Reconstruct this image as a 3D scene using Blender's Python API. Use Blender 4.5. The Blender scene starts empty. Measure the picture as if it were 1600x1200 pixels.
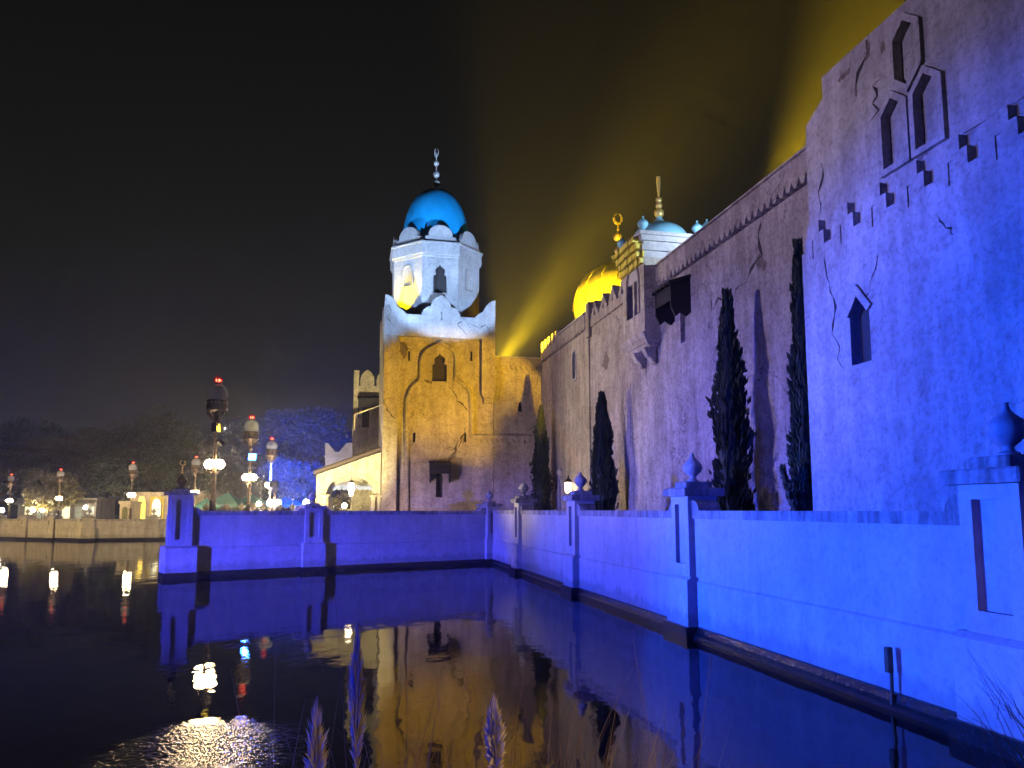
import bpy, bmesh, math, random
from mathutils import Vector, Matrix
rnd = random.Random(7)
sc = bpy.context.scene
COL = sc.collection
rad = math.radians

# ------------------------------------------------------------------ camera
EYE = 2.4
PITCH = rad(6.5)
cam_d = bpy.data.cameras.new('camera')
cam = bpy.data.objects.new('camera', cam_d); COL.objects.link(cam)
cam.location = (0, 0, EYE); cam.rotation_euler = (rad(90) + PITCH, 0, 0)
cam_d.sensor_width = 36; cam_d.lens = 27.0; cam_d.shift_y = 60/1600
cam_d.clip_end = 2000; cam_d.clip_start = 0.05
sc.camera = cam

# ------------------------------------------------------------------ world: night sky
w = bpy.data.worlds.new('World'); sc.world = w; w.use_nodes = True
nt = w.node_tree; bg = nt.nodes['Background']
sky = nt.nodes.new('ShaderNodeTexSky'); sky.sky_type = 'NISHITA'; sky.sun_disc = False
sky.sun_elevation = rad(-4.5); sky.sun_rotation = rad(0)
hsv = nt.nodes.new('ShaderNodeHueSaturation'); hsv.inputs['Saturation'].default_value = 0.0
nt.links.new(sky.outputs['Color'], hsv.inputs['Color'])
nt.links.new(hsv.outputs['Color'], bg.inputs['Color'])
bg.inputs['Strength'].default_value = 0.165

# ------------------------------------------------------------------ render
sc.view_settings.view_transform = 'Standard'; sc.view_settings.look = 'None'
sc.view_settings.exposure = 0.0; sc.view_settings.gamma = 1.0
sc.render.engine = 'CYCLES'
cy = sc.cycles
cy.use_denoising = True
try: cy.denoiser = 'OPENIMAGEDENOISE'
except Exception: pass
cy.use_adaptive_sampling = True; cy.adaptive_threshold = 0.03
cy.max_bounces = 3; cy.diffuse_bounces = 1; cy.glossy_bounces = 3; cy.transmission_bounces = 2
cy.transparent_max_bounces = 8; cy.volume_bounces = 0
cy.sample_clamp_indirect = 3.0; cy.sample_clamp_direct = 0.0
cy.caustics_reflective = False; cy.caustics_refractive = False
cy.use_light_tree = True

# ------------------------------------------------------------------ plan helpers
cp, sp = math.cos(PITCH), math.sin(PITCH)
TH = math.atan(.2167); ct, st = math.cos(TH), math.sin(TH)
def ray(px, py):
    k = (px-800)/1200; t = (660-py)/1200
    g = (sp+t*cp)/(cp-t*sp)
    return k*(cp+g*sp), g
def PR(px, py, a):                 # point on the plane of the long wall, a = metres inland -> (u along the wall, z)
    km, g = ray(px, py); Y = a/(km*ct+st); X = km*Y
    return -st*X+ct*Y, EYE+g*Y
def PT(px, py, u):                 # point on a plane across the wall, u = metres along -> (a, z)
    km, g = ray(px, py); Y = u/(ct-st*km); X = km*Y
    return ct*X+st*Y, EYE+g*Y
def at(px, py, Y):                 # point at distance Y
    km, g = ray(px, py)
    return Vector((km*Y, Y, EYE+g*Y))
def AU(a, u, z=0.): return Vector((ct*a-st*u, st*a+ct*u, z))

# ------------------------------------------------------------------ mesh builder
class MB:
    def __init__(s): s.v = []; s.f = []; s.sm = False
    def add(s, vs, fs):
        o = len(s.v); s.v += [tuple(v) for v in vs]; s.f += [tuple(i+o for i in f) for f in fs]; return s
    def box(s, x0, x1, y0, y1, z0, z1):
        return s.add([(x0,y0,z0),(x1,y0,z0),(x1,y1,z0),(x0,y1,z0),(x0,y0,z1),(x1,y0,z1),(x1,y1,z1),(x0,y1,z1)],
                     [(0,3,2,1),(4,5,6,7),(0,1,5,4),(1,2,6,5),(2,3,7,6),(3,0,4,7)])
    def bbox(s, x0, x1, y0, y1, z0, z1, c=.02):     # box with bevelled vertical and top edges
        P = [(x0+c,y0),(x1-c,y0),(x1,y0+c),(x1,y1-c),(x1-c,y1),(x0+c,y1),(x0,y1-c),(x0,y0+c)]
        Q = [(x0+2*c,y0+c),(x1-2*c,y0+c),(x1-c,y0+2*c),(x1-c,y1-2*c),(x1-2*c,y1-c),(x0+2*c,y1-c),(x0+c,y1-2*c),(x0+c,y0+2*c)]
        vs = [(x,y,z0) for x,y in P]+[(x,y,z1-c) for x,y in P]+[(x,y,z1) for x,y in Q]
        fs = [tuple(range(7,-1,-1)), tuple(range(16,24))]
        for r in (0,8):
            for i in range(8): fs.append((r+i, r+(i+1)%8, r+8+(i+1)%8, r+8+i))
        return s.add(vs, fs)
    def prism(s, poly, y0, y1):                       # polygon in the x-z plane, extruded y0..y1
        A = sum(poly[i][0]*poly[(i+1)%len(poly)][1]-poly[(i+1)%len(poly)][0]*poly[i][1] for i in range(len(poly)))
        if A < 0: poly = poly[::-1]
        n = len(poly)
        vs = [(x,y0,z) for x,z in poly]+[(x,y1,z) for x,z in poly]
        fs = [tuple(range(n)), tuple(range(2*n-1,n-1,-1))]
        for i in range(n):
            j = (i+1)%n; fs.append((i, n+i, n+j, j))
        return s.add(vs, fs)
    def prism_x(s, poly, x0, x1):                     # polygon in the y-z plane, extruded along x
        m = MB().prism(poly, 0, 1)
        return s.add([(x0+(x1-x0)*y, x, z) for x,y,z in m.v], [f[::-1] for f in m.f])
    def prism_z(s, poly, z0, z1):
        A = sum(poly[i][0]*poly[(i+1)%len(poly)][1]-poly[(i+1)%len(poly)][0]*poly[i][1] for i in range(len(poly)))
        if A < 0: poly = poly[::-1]
        n = len(poly)
        vs = [(x,y,z0) for x,y in poly]+[(x,y,z1) for x,y in poly]
        fs = [tuple(range(n-1,-1,-1)), tuple(range(n,2*n))]
        for i in range(n):
            j = (i+1)%n; fs.append((i, j, n+j, n+i))
        return s.add(vs, fs)
    def lathe(s, prof, seg=20, cx=0., cy=0., ph=0.):
        vs = []; fs = []; n = len(prof)
        for r, z in prof:
            for k in range(seg):
                t = ph+2*math.pi*k/seg; vs.append((cx+max(r,1e-4)*math.cos(t), cy+max(r,1e-4)*math.sin(t), z))
        for i in range(n-1):
            for k in range(seg):
                k2 = (k+1)%seg
                fs.append((i*seg+k, i*seg+k2, (i+1)*seg+k2, (i+1)*seg+k))
        fs.append(tuple(range(seg-1,-1,-1))); fs.append(tuple((n-1)*seg+k for k in range(seg)))
        return s.add(vs, fs)
    def tube(s, pts, rs, seg=6):
        pts = [Vector(p) for p in pts]
        if not hasattr(rs, '__len__'): rs = [rs]*len(pts)
        vs = []; fs = []; n = len(pts)
        for i, p in enumerate(pts):
            d = (pts[min(i+1,n-1)]-pts[max(i-1,0)]).normalized()
            a = d.cross(Vector((0,0,1)) if abs(d.z) < .9 else Vector((1,0,0))).normalized(); b = d.cross(a)
            for k in range(seg):
                t = 2*math.pi*k/seg; vs.append(p+(a*math.cos(t)+b*math.sin(t))*rs[i])
        for i in range(n-1):
            for k in range(seg):
                k2 = (k+1)%seg; fs.append((i*seg+k, i*seg+k2, (i+1)*seg+k2, (i+1)*seg+k))
        fs.append(tuple(range(seg))); fs.append(tuple((n-1)*seg+k for k in range(seg-1,-1,-1)))
        return s.add(vs, fs)
    def strip(s, path, wd, y0, y1, closed=False):     # moulding of width wd along a path in the x-z plane, between y0 and y1
        n = len(path); L = []; R = []
        for i in range(n):
            p = Vector(path[i])
            a = Vector(path[(i-1)%n]) if (closed or i > 0) else None
            b = Vector(path[(i+1)%n]) if (closed or i < n-1) else None
            d1 = (p-a).normalized() if a is not None and (p-a).length > 1e-6 else None
            d2 = (b-p).normalized() if b is not None and (b-p).length > 1e-6 else None
            if d1 is None: d1 = d2
            if d2 is None: d2 = d1
            n1 = Vector((-d1.y, d1.x)); n2 = Vector((-d2.y, d2.x)); m = (n1+n2)
            if m.length < 1e-3: m = n1
            m.normalize(); k = 1/max(.45, m.dot(n1))
            L.append(p+m*wd*.5*k); R.append(p-m*wd*.5*k)
        vs = [(q.x,y0,q.y) for q in L]+[(q.x,y0,q.y) for q in R]+[(q.x,y1,q.y) for q in L]+[(q.x,y1,q.y) for q in R]
        fs = []
        for i in range(n if closed else n-1):
            j = (i+1)%n
            fs += [(i,n+i,n+j,j), (2*n+i,2*n+j,3*n+j,3*n+i), (i,j,2*n+j,2*n+i), (n+i,3*n+i,3*n+j,n+j)]
        if not closed:
            fs += [(0,2*n,3*n,n), (n-1,2*n-1,4*n-1,3*n-1)]
        return s.add(vs, fs)
    def sphere(s, c, r, seg=14, rings=9, sz=1.):
        prof = [(r*math.sin(math.pi*i/rings), c[2]-r*sz*math.cos(math.pi*i/rings)) for i in range(rings+1)]
        return s.lathe(prof, seg, c[0], c[1])
    def mesh(s, name, smooth=False):
        me = bpy.data.meshes.new(name); me.from_pydata(s.v, [], s.f)
        bm = bmesh.new(); bm.from_mesh(me); bmesh.ops.recalc_face_normals(bm, faces=bm.faces); bm.to_mesh(me); bm.free()
        if smooth:
            for p in me.polygons: p.use_smooth = True
            try: me.set_sharp_from_angle(angle=rad(38))
            except Exception: pass
        return me
    def build(s, name, mat, parent=None, smooth=False, cuts=None):
        o = bpy.data.objects.new(name, s.mesh(name, smooth)); COL.objects.link(o)
        o.data.materials.append(M[mat])
        if cuts: cut(o, cuts)
        if parent is not None: o.parent = parent
        return o

def cut(o, cuts):
    tmp = []
    for c in cuts:
        t = bpy.data.objects.new('cutter', c.mesh('cutter')); COL.objects.link(t); tmp.append(t)
        md = o.modifiers.new('cut', 'BOOLEAN'); md.operation = 'DIFFERENCE'; md.solver = 'EXACT'; md.object = t
    bpy.context.view_layer.update()
    dg = bpy.context.evaluated_depsgraph_get()
    me = bpy.data.meshes.new_from_object(o.evaluated_get(dg))
    o.modifiers.clear(); o.data = me
    for t in tmp: bpy.data.objects.remove(t)

def tag(o, label=None, cat=None, group=None, kind=None):
    if label: o['label'] = label
    if cat: o['category'] = cat
    if group: o['group'] = group
    if kind: o['kind'] = kind
    return o
def thing(name, loc, rz, label, cat, group=None):
    o = bpy.data.objects.new(name, None); COL.objects.link(o)
    o.empty_display_size = .3
    o.location = loc; o.rotation_euler = (0, 0, rz)
    return tag(o, label, cat, group, 'thing')
def copy_tree(o, parent=None):
    c = o.copy(); COL.objects.link(c); c.parent = parent
    for ch in list(o.children): copy_tree(ch, c)
    return c
def inst(o, name, parent, loc=(0,0,0), rot=(0,0,0), scale=(1,1,1)):   # same mesh, another piece
    c = bpy.data.objects.new(name, o.data); COL.objects.link(c); c.parent = parent
    c.location = loc; c.rotation_euler = rot; c.scale = scale
    return c

# ------------------------------------------------------------------ materials
M = {}
def newmat(name):
    m = bpy.data.materials.new(name); m.use_nodes = True; M[name] = m
    return m, m.node_tree, m.node_tree.nodes['Principled BSDF']
def N(nt, t, **kw):
    n = nt.nodes.new(t)
    for k, v in kw.items():
        if k in n.inputs: n.inputs[k].default_value = v
        else: setattr(n, k, v)
    return n
def ramp(nt, src, stops):
    r = nt.nodes.new('ShaderNodeValToRGB'); e = r.color_ramp.elements
    while len(e) < len(stops): e.new(.5)
    for i, (p, c) in enumerate(stops):
        e[i].position = p; e[i].color = (*c, 1) if len(c) == 3 else c
    nt.links.new(src, r.inputs['Fac']); return r
def mixc(nt, fac, a, b, blend='MIX'):
    m = nt.nodes.new('ShaderNodeMix'); m.data_type = 'RGBA'; m.blend_type = blend
    for s_, v in ((m.inputs['Factor'], fac), (m.inputs['A'], a), (m.inputs['B'], b)):
        if isinstance(v, (float, int)): s_.default_value = v
        elif isinstance(v, tuple): s_.default_value = (*v, 1)
        else: nt.links.new(v, s_)
    return m.outputs['Result']
def math_(nt, op, a, b=0., c=0.):
    m = nt.nodes.new('ShaderNodeMath'); m.operation = op
    for i, v in enumerate((a, b, c)):
        if isinstance(v, (float, int)): m.inputs[i].default_value = v
        else: nt.links.new(v, m.inputs[i])
    return m.outputs[0]
def stucco(name, c1, c2, rough=.85, bump=.5, bd=.03, lump=1., crack=1., streak=.35, sc_=1., mott=.4):
    m, nt, b = newmat(name)
    geo = N(nt, 'ShaderNodeNewGeometry'); pos = geo.outputs['Position']
    n1 = N(nt, 'ShaderNodeTexNoise', Scale=.55*sc_, Detail=4., Roughness=.6); nt.links.new(pos, n1.inputs['Vector'])
    r1 = ramp(nt, n1.outputs['Fac'], [(.36, c1), (.62, c2)])
    mp = N(nt, 'ShaderNodeMapping'); mp.inputs['Scale'].default_value = (1, 1, .14); nt.links.new(pos, mp.inputs['Vector'])
    n2 = N(nt, 'ShaderNodeTexNoise', Scale=2.6*sc_, Detail=4., Roughness=.65); nt.links.new(mp.outputs[0], n2.inputs['Vector'])
    r2 = ramp(nt, n2.outputs['Fac'], [(.38, (.35,.32,.3)), (.6, (1,1,1))])
    col = mixc(nt, streak, r1.outputs['Color'], r2.outputs['Color'], 'MULTIPLY')
    n3 = N(nt, 'ShaderNodeTexNoise', Scale=11.*sc_, Detail=4., Roughness=.7); nt.links.new(pos, n3.inputs['Vector'])
    r3 = ramp(nt, n3.outputs['Fac'], [(.34, (.45,.42,.4)), (.52, (1,1,1))])
    col = mixc(nt, mott, col, r3.outputs['Color'], 'MULTIPLY')
    n5 = N(nt, 'ShaderNodeTexNoise', Scale=3.1*sc_, Detail=3., Roughness=.7, Distortion=.6); nt.links.new(pos, n5.inputs['Vector'])
    r5 = ramp(nt, n5.outputs['Fac'], [(.36, (.5,.47,.44)), (.55, (1,1,1))])
    col = mixc(nt, mott*.7, col, r5.outputs['Color'], 'MULTIPLY')
    h = math_(nt, 'MULTIPLY', n3.outputs['Fac'], .55)
    n4 = N(nt, 'ShaderNodeTexNoise', Scale=2.2*sc_, Detail=2., Roughness=.55); nt.links.new(pos, n4.inputs['Vector'])
    h = math_(nt, 'ADD', h, math_(nt, 'MULTIPLY', n4.outputs['Fac'], 1.2*lump))
    if crack:
        nd = N(nt, 'ShaderNodeTexNoise', Scale=1.7*sc_, Detail=3., Roughness=.65); nt.links.new(pos, nd.inputs['Vector'])
        ad = N(nt, 'ShaderNodeVectorMath', operation='MULTIPLY_ADD'); nt.links.new(nd.outputs['Color'], ad.inputs[0])
        ad.inputs[1].default_value = (.9,.9,.9); nt.links.new(pos, ad.inputs[2])
        vo = N(nt, 'ShaderNodeTexVoronoi', feature='DISTANCE_TO_EDGE'); vo.inputs['Scale'].default_value = .42*sc_
        nt.links.new(ad.outputs[0], vo.inputs['Vector'])
        nm = N(nt, 'ShaderNodeTexNoise', Scale=.33*sc_, Detail=2.); nt.links.new(pos, nm.inputs['Vector'])
        mk = ramp(nt, nm.outputs['Fac'], [(.5, (0,0,0)), (.56, (1,1,1))])
        ck = ramp(nt, vo.outputs['Distance'], [(.002, (1,1,1)), (.0075, (0,0,0))])
        cf = math_(nt, 'MULTIPLY', ck.outputs['Color'], mk.outputs['Color'])
        cf = math_(nt, 'MULTIPLY', cf, .8*crack)
        col = mixc(nt, cf, col, (.03,.027,.025))
    bp = N(nt, 'ShaderNodeBump', Strength=bump, Distance=bd); nt.links.new(h, bp.inputs['Height'])
    nt.links.new(bp.outputs[0], b.inputs['Normal'])
    nt.links.new(col, b.inputs['Base Color']); b.inputs['Roughness'].default_value = rough
    return m
def tide_stain(name):
    # algae and splash marks with ragged edges along the waterline
    m = M[name]; nt = m.node_tree; b = nt.nodes['Principled BSDF']
    src = b.inputs['Base Color'].links[0].from_socket
    g = N(nt, 'ShaderNodeNewGeometry'); sx = N(nt, 'ShaderNodeSeparateXYZ'); nt.links.new(g.outputs['Position'], sx.inputs[0])
    mp = N(nt, 'ShaderNodeMapping'); mp.inputs['Scale'].default_value = (1, 1, .35); nt.links.new(g.outputs['Position'], mp.inputs['Vector'])
    n = N(nt, 'ShaderNodeTexNoise', Scale=2.4, Detail=4., Roughness=.7); nt.links.new(mp.outputs[0], n.inputs['Vector'])
    h = math_(nt, 'SUBTRACT', sx.outputs['Z'], math_(nt, 'MULTIPLY', n.outputs['Fac'], .72))
    r = ramp(nt, h, [(.0, (1,1,1)), (.16, (0,0,0))])
    col = mixc(nt, math_(nt, 'MULTIPLY', r.outputs['Color'], .42), src, (.12,.12,.075))
    # drips running down from the coping
    mp2 = N(nt, 'ShaderNodeMapping'); mp2.inputs['Scale'].default_value = (1, 1, .07); nt.links.new(g.outputs['Position'], mp2.inputs['Vector'])
    n2 = N(nt, 'ShaderNodeTexNoise', Scale=7., Detail=5., Roughness=.6); nt.links.new(mp2.outputs[0], n2.inputs['Vector'])
    r2 = ramp(nt, n2.outputs['Fac'], [(.58, (0,0,0)), (.72, (1,1,1))])
    col = mixc(nt, math_(nt, 'MULTIPLY', r2.outputs['Color'], .3), col, (.22,.20,.17))
    nt.links.new(col, b.inputs['Base Color'])
def plain(name, c, rough=.6, metal=0., var=.25, scale=6., bump=.15, bd=.01, spec=None):
    m, nt, b = newmat(name)
    tc = N(nt, 'ShaderNodeNewGeometry')
    n = N(nt, 'ShaderNodeTexNoise', Scale=scale, Detail=3., Roughness=.6); nt.links.new(tc.outputs['Position'], n.inputs['Vector'])
    d = tuple(x*(1-var) for x in c); e = tuple(min(1, x*(1+var*.6)) for x in c)
    r = ramp(nt, n.outputs['Fac'], [(.3, d), (.7, e)]); nt.links.new(r.outputs['Color'], b.inputs['Base Color'])
    b.inputs['Roughness'].default_value = rough; b.inputs['Metallic'].default_value = metal
    if bump:
        bp = N(nt, 'ShaderNodeBump', Strength=bump, Distance=bd); nt.links.new(n.outputs['Fac'], bp.inputs['Height'])
        nt.links.new(bp.outputs[0], b.inputs['Normal'])
    return m
def glow(name, c, s):
    m, nt, b = newmat(name)
    b.inputs['Base Color'].default_value = (*c, 1); b.inputs['Emission Color'].default_value = (*c, 1)
    b.inputs['Emission Strength'].default_value = s
    return m

stucco('castle_plaster', (.54,.47,.41), (.40,.345,.30), bump=.9, bd=.08, streak=.5, mott=.75)
stucco('bastion_plaster', (.58,.54,.49), (.44,.40,.36), bump=1., bd=.08, streak=.4, mott=.55, crack=0)
stucco('tower_plaster', (.56,.50,.40), (.44,.38,.29), bump=.45, bd=.04, streak=.4, mott=.7)
stucco('pale_plaster', (.56,.54,.51), (.45,.43,.40), bump=.25, bd=.02, streak=.2, crack=.6)
stucco('fence_plaster', (.62,.60,.57), (.50,.48,.45), bump=.25, bd=.02, streak=.18, crack=0, mott=.3)
stucco('coping_stone', (.56,.53,.50), (.33,.31,.29), bump=.5, bd=.015, streak=.85, crack=0, sc_=1.8)
stucco('far_plaster', (.60,.54,.44), (.46,.41,.33), bump=.3, bd=.02, streak=.4, crack=.3)
tide_stain('fence_plaster'); tide_stain('far_plaster')
plain('wet_stone', (.018,.017,.016), rough=.25, bump=.6, bd=.03, scale=9)
plain('dark_wood', (.010,.007,.006), rough=.7, bump=.4, scale=14)
plain('shutter_wood', (.035,.028,.024), rough=.6, bump=.4, scale=18)
plain('crack', (.03,.026,.023), rough=.9)
plain('bare_masonry', (.17,.13,.105), rough=.95, var=.5, scale=9, bump=.8, bd=.04)
plain('blue_dome', (.008,.42,.80), rough=.42, var=.12, scale=1.5, bump=.1)
plain('aqua_dome', (.25,.55,.62), rough=.45, var=.15, scale=2, bump=.1)
plain('gold', (.85,.62,.20), rough=.35, metal=.55, var=.15, bump=.05)
plain('gold_paint', (.78,.62,.07), rough=.5, var=.2, scale=5, bump=.3)
plain('silver', (.85,.82,.76), rough=.3, metal=.5, var=.1, bump=.03)
plain('finial_stone', (.34,.33,.33), rough=.65, bump=.2)
plain('bronze', (.10,.07,.045), rough=.5, metal=.5, var=.4, bump=.25)
plain('iron', (.03,.03,.03), rough=.5, metal=.6)
plain('post_paint', (.30,.24,.15), rough=.45, metal=.3, var=.3)
plain('roof_tile', (.05,.032,.028), rough=.7, bump=.5)
plain('tent_cloth', (.10,.26,.24), rough=.8, var=.15)
plain('cloth_blue', (.25,.30,.60), rough=.8, var=.2)
plain('bark', (.05,.038,.028), rough=.9, bump=.5)
plain('soil', (.035,.03,.022), rough=.95, bump=.6, bd=.05)
plain('paving', (.22,.20,.18), rough=.7, bump=.3, scale=3)
plain('flame_glass', (.45,.03,.02), rough=.2)
plain('sign_board', (.75,.45,.15), rough=.6, var=.4, scale=14)
plain('window_glass', (.65,.72,.62), rough=.2)
def leafmat(name, c, c2):
    m, nt, b = newmat(name)
    g = N(nt, 'ShaderNodeNewGeometry')
    n = N(nt, 'ShaderNodeTexNoise', Scale=1.3, Detail=4.); nt.links.new(g.outputs['Position'], n.inputs['Vector'])
    r = ramp(nt, n.outputs['Fac'], [(.35, c), (.65, c2)])
    nt.links.new(r.outputs['Color'], b.inputs['Base Color']); b.inputs['Roughness'].default_value = .6
    return m
leafmat('cypress_leaf', (.012,.020,.008), (.04,.055,.02))
leafmat('leaf_dark', (.055,.065,.022), (.10,.105,.03))
leafmat('leaf_olive', (.09,.08,.018), (.15,.12,.025))
leafmat('leaf_grey', (.028,.036,.03), (.05,.055,.045))
leafmat('leaf_yellow', (.14,.12,.03), (.22,.17,.04))
leafmat('reed', (.05,.035,.015), (.12,.085,.04))
leafmat('plume', (.42,.37,.33), (.6,.55,.5))
glow('lamp_globe', (1, .72, .38), 340.)
glow('lamp_globe_white', (1, .86, .65), 400.)
glow('lantern_glow', (1, .74, .42), 16.)
glow('red_glow', (1, .10, .05), 9.)
glow('blue_lens', (.05, .30, 1), 30.)
glow('yellow_lens', (1, .68, .05), 4.)
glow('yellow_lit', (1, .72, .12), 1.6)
glow('lit_window', (.9, .85, .55), 1.3)
# clear lantern glass
m, nt_, b = newmat('clear_glass')
b.inputs['Base Color'].default_value = (.9,.93,1,1); b.inputs['Roughness'].default_value = .22
b.inputs['Alpha'].default_value = .42; b.inputs['Specular IOR Level'].default_value = 1.0
b.inputs['Coat Weight'].default_value = .6
# water
m, nt_, b = newmat('lake_water')
b.inputs['Base Color'].default_value = (.0025,.0035,.005,1); b.inputs['Roughness'].default_value = .015; b.inputs['IOR'].default_value = 1.52
geo = N(nt_, 'ShaderNodeNewGeometry')
mp = N(nt_, 'ShaderNodeMapping'); mp.inputs['Scale'].default_value = (1, .55, 1); nt_.links.new(geo.outputs['Position'], mp.inputs['Vector'])
wa = N(nt_, 'ShaderNodeTexNoise', Scale=1.3, Detail=3., Roughness=.5); nt_.links.new(mp.outputs[0], wa.inputs['Vector'])
wb = N(nt_, 'ShaderNodeTexNoise', Scale=13., Detail=4., Roughness=.6); nt_.links.new(geo.outputs['Position'], wb.inputs['Vector'])
# breeze patches: calm water with ruffled spots close to the near bank
def patch(x, y, rx, ry):
    mpp = N(nt_, 'ShaderNodeMapping'); mpp.vector_type = 'TEXTURE'
    mpp.inputs['Location'].default_value = (x, y, 0); mpp.inputs['Scale'].default_value = (rx, ry, 1)
    nt_.links.new(geo.outputs['Position'], mpp.inputs['Vector'])
    gr = N(nt_, 'ShaderNodeTexGradient', gradient_type='SPHERICAL'); nt_.links.new(mpp.outputs[0], gr.inputs['Vector'])
    return gr.outputs['Fac']
pm = math_(nt_, 'ADD', patch(-3.1, 8.0, 1.5, 1.6), math_(nt_, 'MULTIPLY', patch(-.3, 6.9, 1.6, .7), .6))
wn = N(nt_, 'ShaderNodeTexNoise', Scale=2.3, Detail=6., Roughness=.65); nt_.links.new(geo.outputs['Position'], wn.inputs['Vector'])
pm = math_(nt_, 'MULTIPLY', pm, math_(nt_, 'MULTIPLY', wn.outputs['Fac'], 2.2))
pmk = ramp(nt_, pm, [(.18, (0,0,0)), (.5, (1,1,1))])
hh = math_(nt_, 'ADD', math_(nt_, 'MULTIPLY', wa.outputs['Fac'], .009),
           math_(nt_, 'MULTIPLY', wb.outputs['Fac'], math_(nt_, 'ADD', math_(nt_, 'MULTIPLY', pmk.outputs['Color'], .0085), .00035)))
bp = N(nt_, 'ShaderNodeBump', Strength=1., Distance=1.); nt_.links.new(hh, bp.inputs['Height']); nt_.links.new(bp.outputs[0], b.inputs['Normal'])
# haze
mh = bpy.data.materials.new('haze_air'); mh.use_nodes = True; M['haze_air'] = mh
nh = mh.node_tree
for n in list(nh.nodes):
    if n.type == 'BSDF_PRINCIPLED': nh.nodes.remove(n)
pv = nh.nodes.new('ShaderNodeVolumePrincipled'); pv.inputs['Color'].default_value = (.85,.87,.9,1)
pv.inputs['Density'].default_value = .0012; pv.inputs['Anisotropy'].default_value = .78
nh.links.new(pv.outputs[0], nh.nodes['Material Output'].inputs['Volume'])

# ------------------------------------------------------------------ light helper: a spot inside a floodlight housing
def spot(name, loc, target, watts, color, cone, blend=.4, radius=.15, parent=None):
    d = bpy.data.lights.new(name, 'SPOT'); d.energy = watts; d.color = color
    d.spot_size = rad(cone); d.spot_blend = blend; d.shadow_soft_size = radius
    o = bpy.data.objects.new(name, d); COL.objects.link(o)
    loc = Vector(loc); o.location = loc
    o.rotation_euler = (Vector(target)-loc).to_track_quat('-Z', 'Y').to_euler()
    return o
def floodlight(loc, target, watts, color, cone, lens, label, blend=.4, radius=.15, size=.34, ground=None, visor=None):
    loc = Vector(loc); target = Vector(target)
    q = (target-loc).normalized()
    t = thing('floodlight', loc, 0, label, 'floodlight')
    rot = q.to_track_quat('-Z', 'Y').to_euler()
    s = size
    h = MB().prism_z([(-s/2,-s*.36),(s/2,-s*.36),(s/2,s*.36),(-s/2,s*.36)], .02, s*.34)
    h.strip([(-s/2,0),(s/2,0)], .001, 0, .001)
    hb = MB(); hb.box(-s/2-.01,s/2+.01,-s*.36-.012,-s*.36,-.05,s*.30); hb.box(-s/2-.01,s/2+.01,s*.36,s*.36+.012,-.05,s*.30)
    hb.box(-s/2-.012,-s/2,-s*.36,s*.36,-.05,s*.30); hb.box(s/2,s/2+.012,-s*.36,s*.36,-.05,s*.30); hb.box(-s/2,s/2,-s*.36,s*.36,.06,s*.34)
    ho = hb.build('housing', 'iron', t); ho.rotation_euler = rot
    lo = MB().box(-s/2+.01,s/2-.01,-s*.36+.01,s*.36-.01,.03,.05).build('lens', lens, t); lo.rotation_euler = rot
    br = MB().tube([(-s/2-.03,0,0),(-s/2-.03,0,-s*.5),(s/2+.03,0,-s*.5),(s/2+.03,0,0)], .014, 6).build('bracket', 'iron', t)
    if visor is not None:                     # added barn-door flap below the lens that keeps the light off the near foreground
        hz2 = Vector((q.x, q.y, 0)).normalized(); sd = Vector((-hz2.y, hz2.x, 0)); c_ = hz2*visor[0]; zt7 = -visor[0]*math.tan(rad(visor[1]))
        MB().add([c_+sd*.4+Vector((0,0,zt7)), c_-sd*.4+Vector((0,0,zt7)), c_-sd*.4+Vector((0,0,zt7-.42)), c_+sd*.4+Vector((0,0,zt7-.42)), c_*1.01+sd*.4+Vector((0,0,zt7)), c_*1.01-sd*.4+Vector((0,0,zt7)), c_*1.01-sd*.4+Vector((0,0,zt7-.42)), c_*1.01+sd*.4+Vector((0,0,zt7-.42))], [(0,1,2,3),(4,7,6,5),(0,4,5,1),(3,2,6,7),(0,3,7,4),(1,5,6,2)]).build('barn_door', 'iron', t)
        MB().tube([(0,0,-size*.4), c_+Vector((0,0,zt7-.3))], .012, 5).build('barn_door_arm', 'iron', t)
    if ground is not None:
        MB().lathe([(.06,ground-loc.z),(.06,ground-loc.z+.04),(.03,ground-loc.z+.06),(.025,-s*.5)], 10).build('post', 'iron', t)
    spot('flood_beam', loc+q*.06, target, watts, color, cone, blend, radius)
    return t

# ================================================================== SETTING
lake = MB().add([(-160,-20,0),(60,-20,0),(60,120,0),(-160,120,0)], [(0,1,2,3)]).build('lake_water', 'lake_water')
tag(lake, 'dark calm lake water mirroring the castle walls', 'water', kind='structure')
C = AU(6.646, 34.9); Lp = Vector((-12.2, 27.5, 0)); FU = 2.0
Pn = AU(6.646, FU); TZ = 1.2
gpoly = [(Lp.x+.15,Lp.y+.2),(C.x+.05,C.y+.25),tuple(AU(6.8, FU).to_2d()),(60,-20),(140,-20),(140,180),(-160,180),(-160,90),(-49,67),(-33.6,60.6),(-27.5,63.5),(-21,60),(-14.8,34)]
g = MB().prism_z(gpoly, -.6, TZ).build('ground', 'paving'); tag(g, 'paved promenade and terrace ground behind the lake walls', 'ground', kind='structure')
nb = MB(); W_ = []
for i in range(25):
    x = -30+i*2.5
    W_.append((x, 3.6+.5*math.sin(i*1.7)+.3*math.sin(i*.6)))
nv = []; nf = []
for i, (x, y) in enumerate(W_):
    nv += [(x, -20, .75), (x, y-1.2, .75), (x, y, .45), (x, y+.9, -.3)]
for i in range(24):
    for k in range(3): nf.append((i*4+k, i*4+4+k, i*4+5+k, i*4+k+1))
tag(MB().add(nv, nf).build('near_bank', 'soil'), 'dark soil bank below the camera', 'bank', kind='structure')

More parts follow.
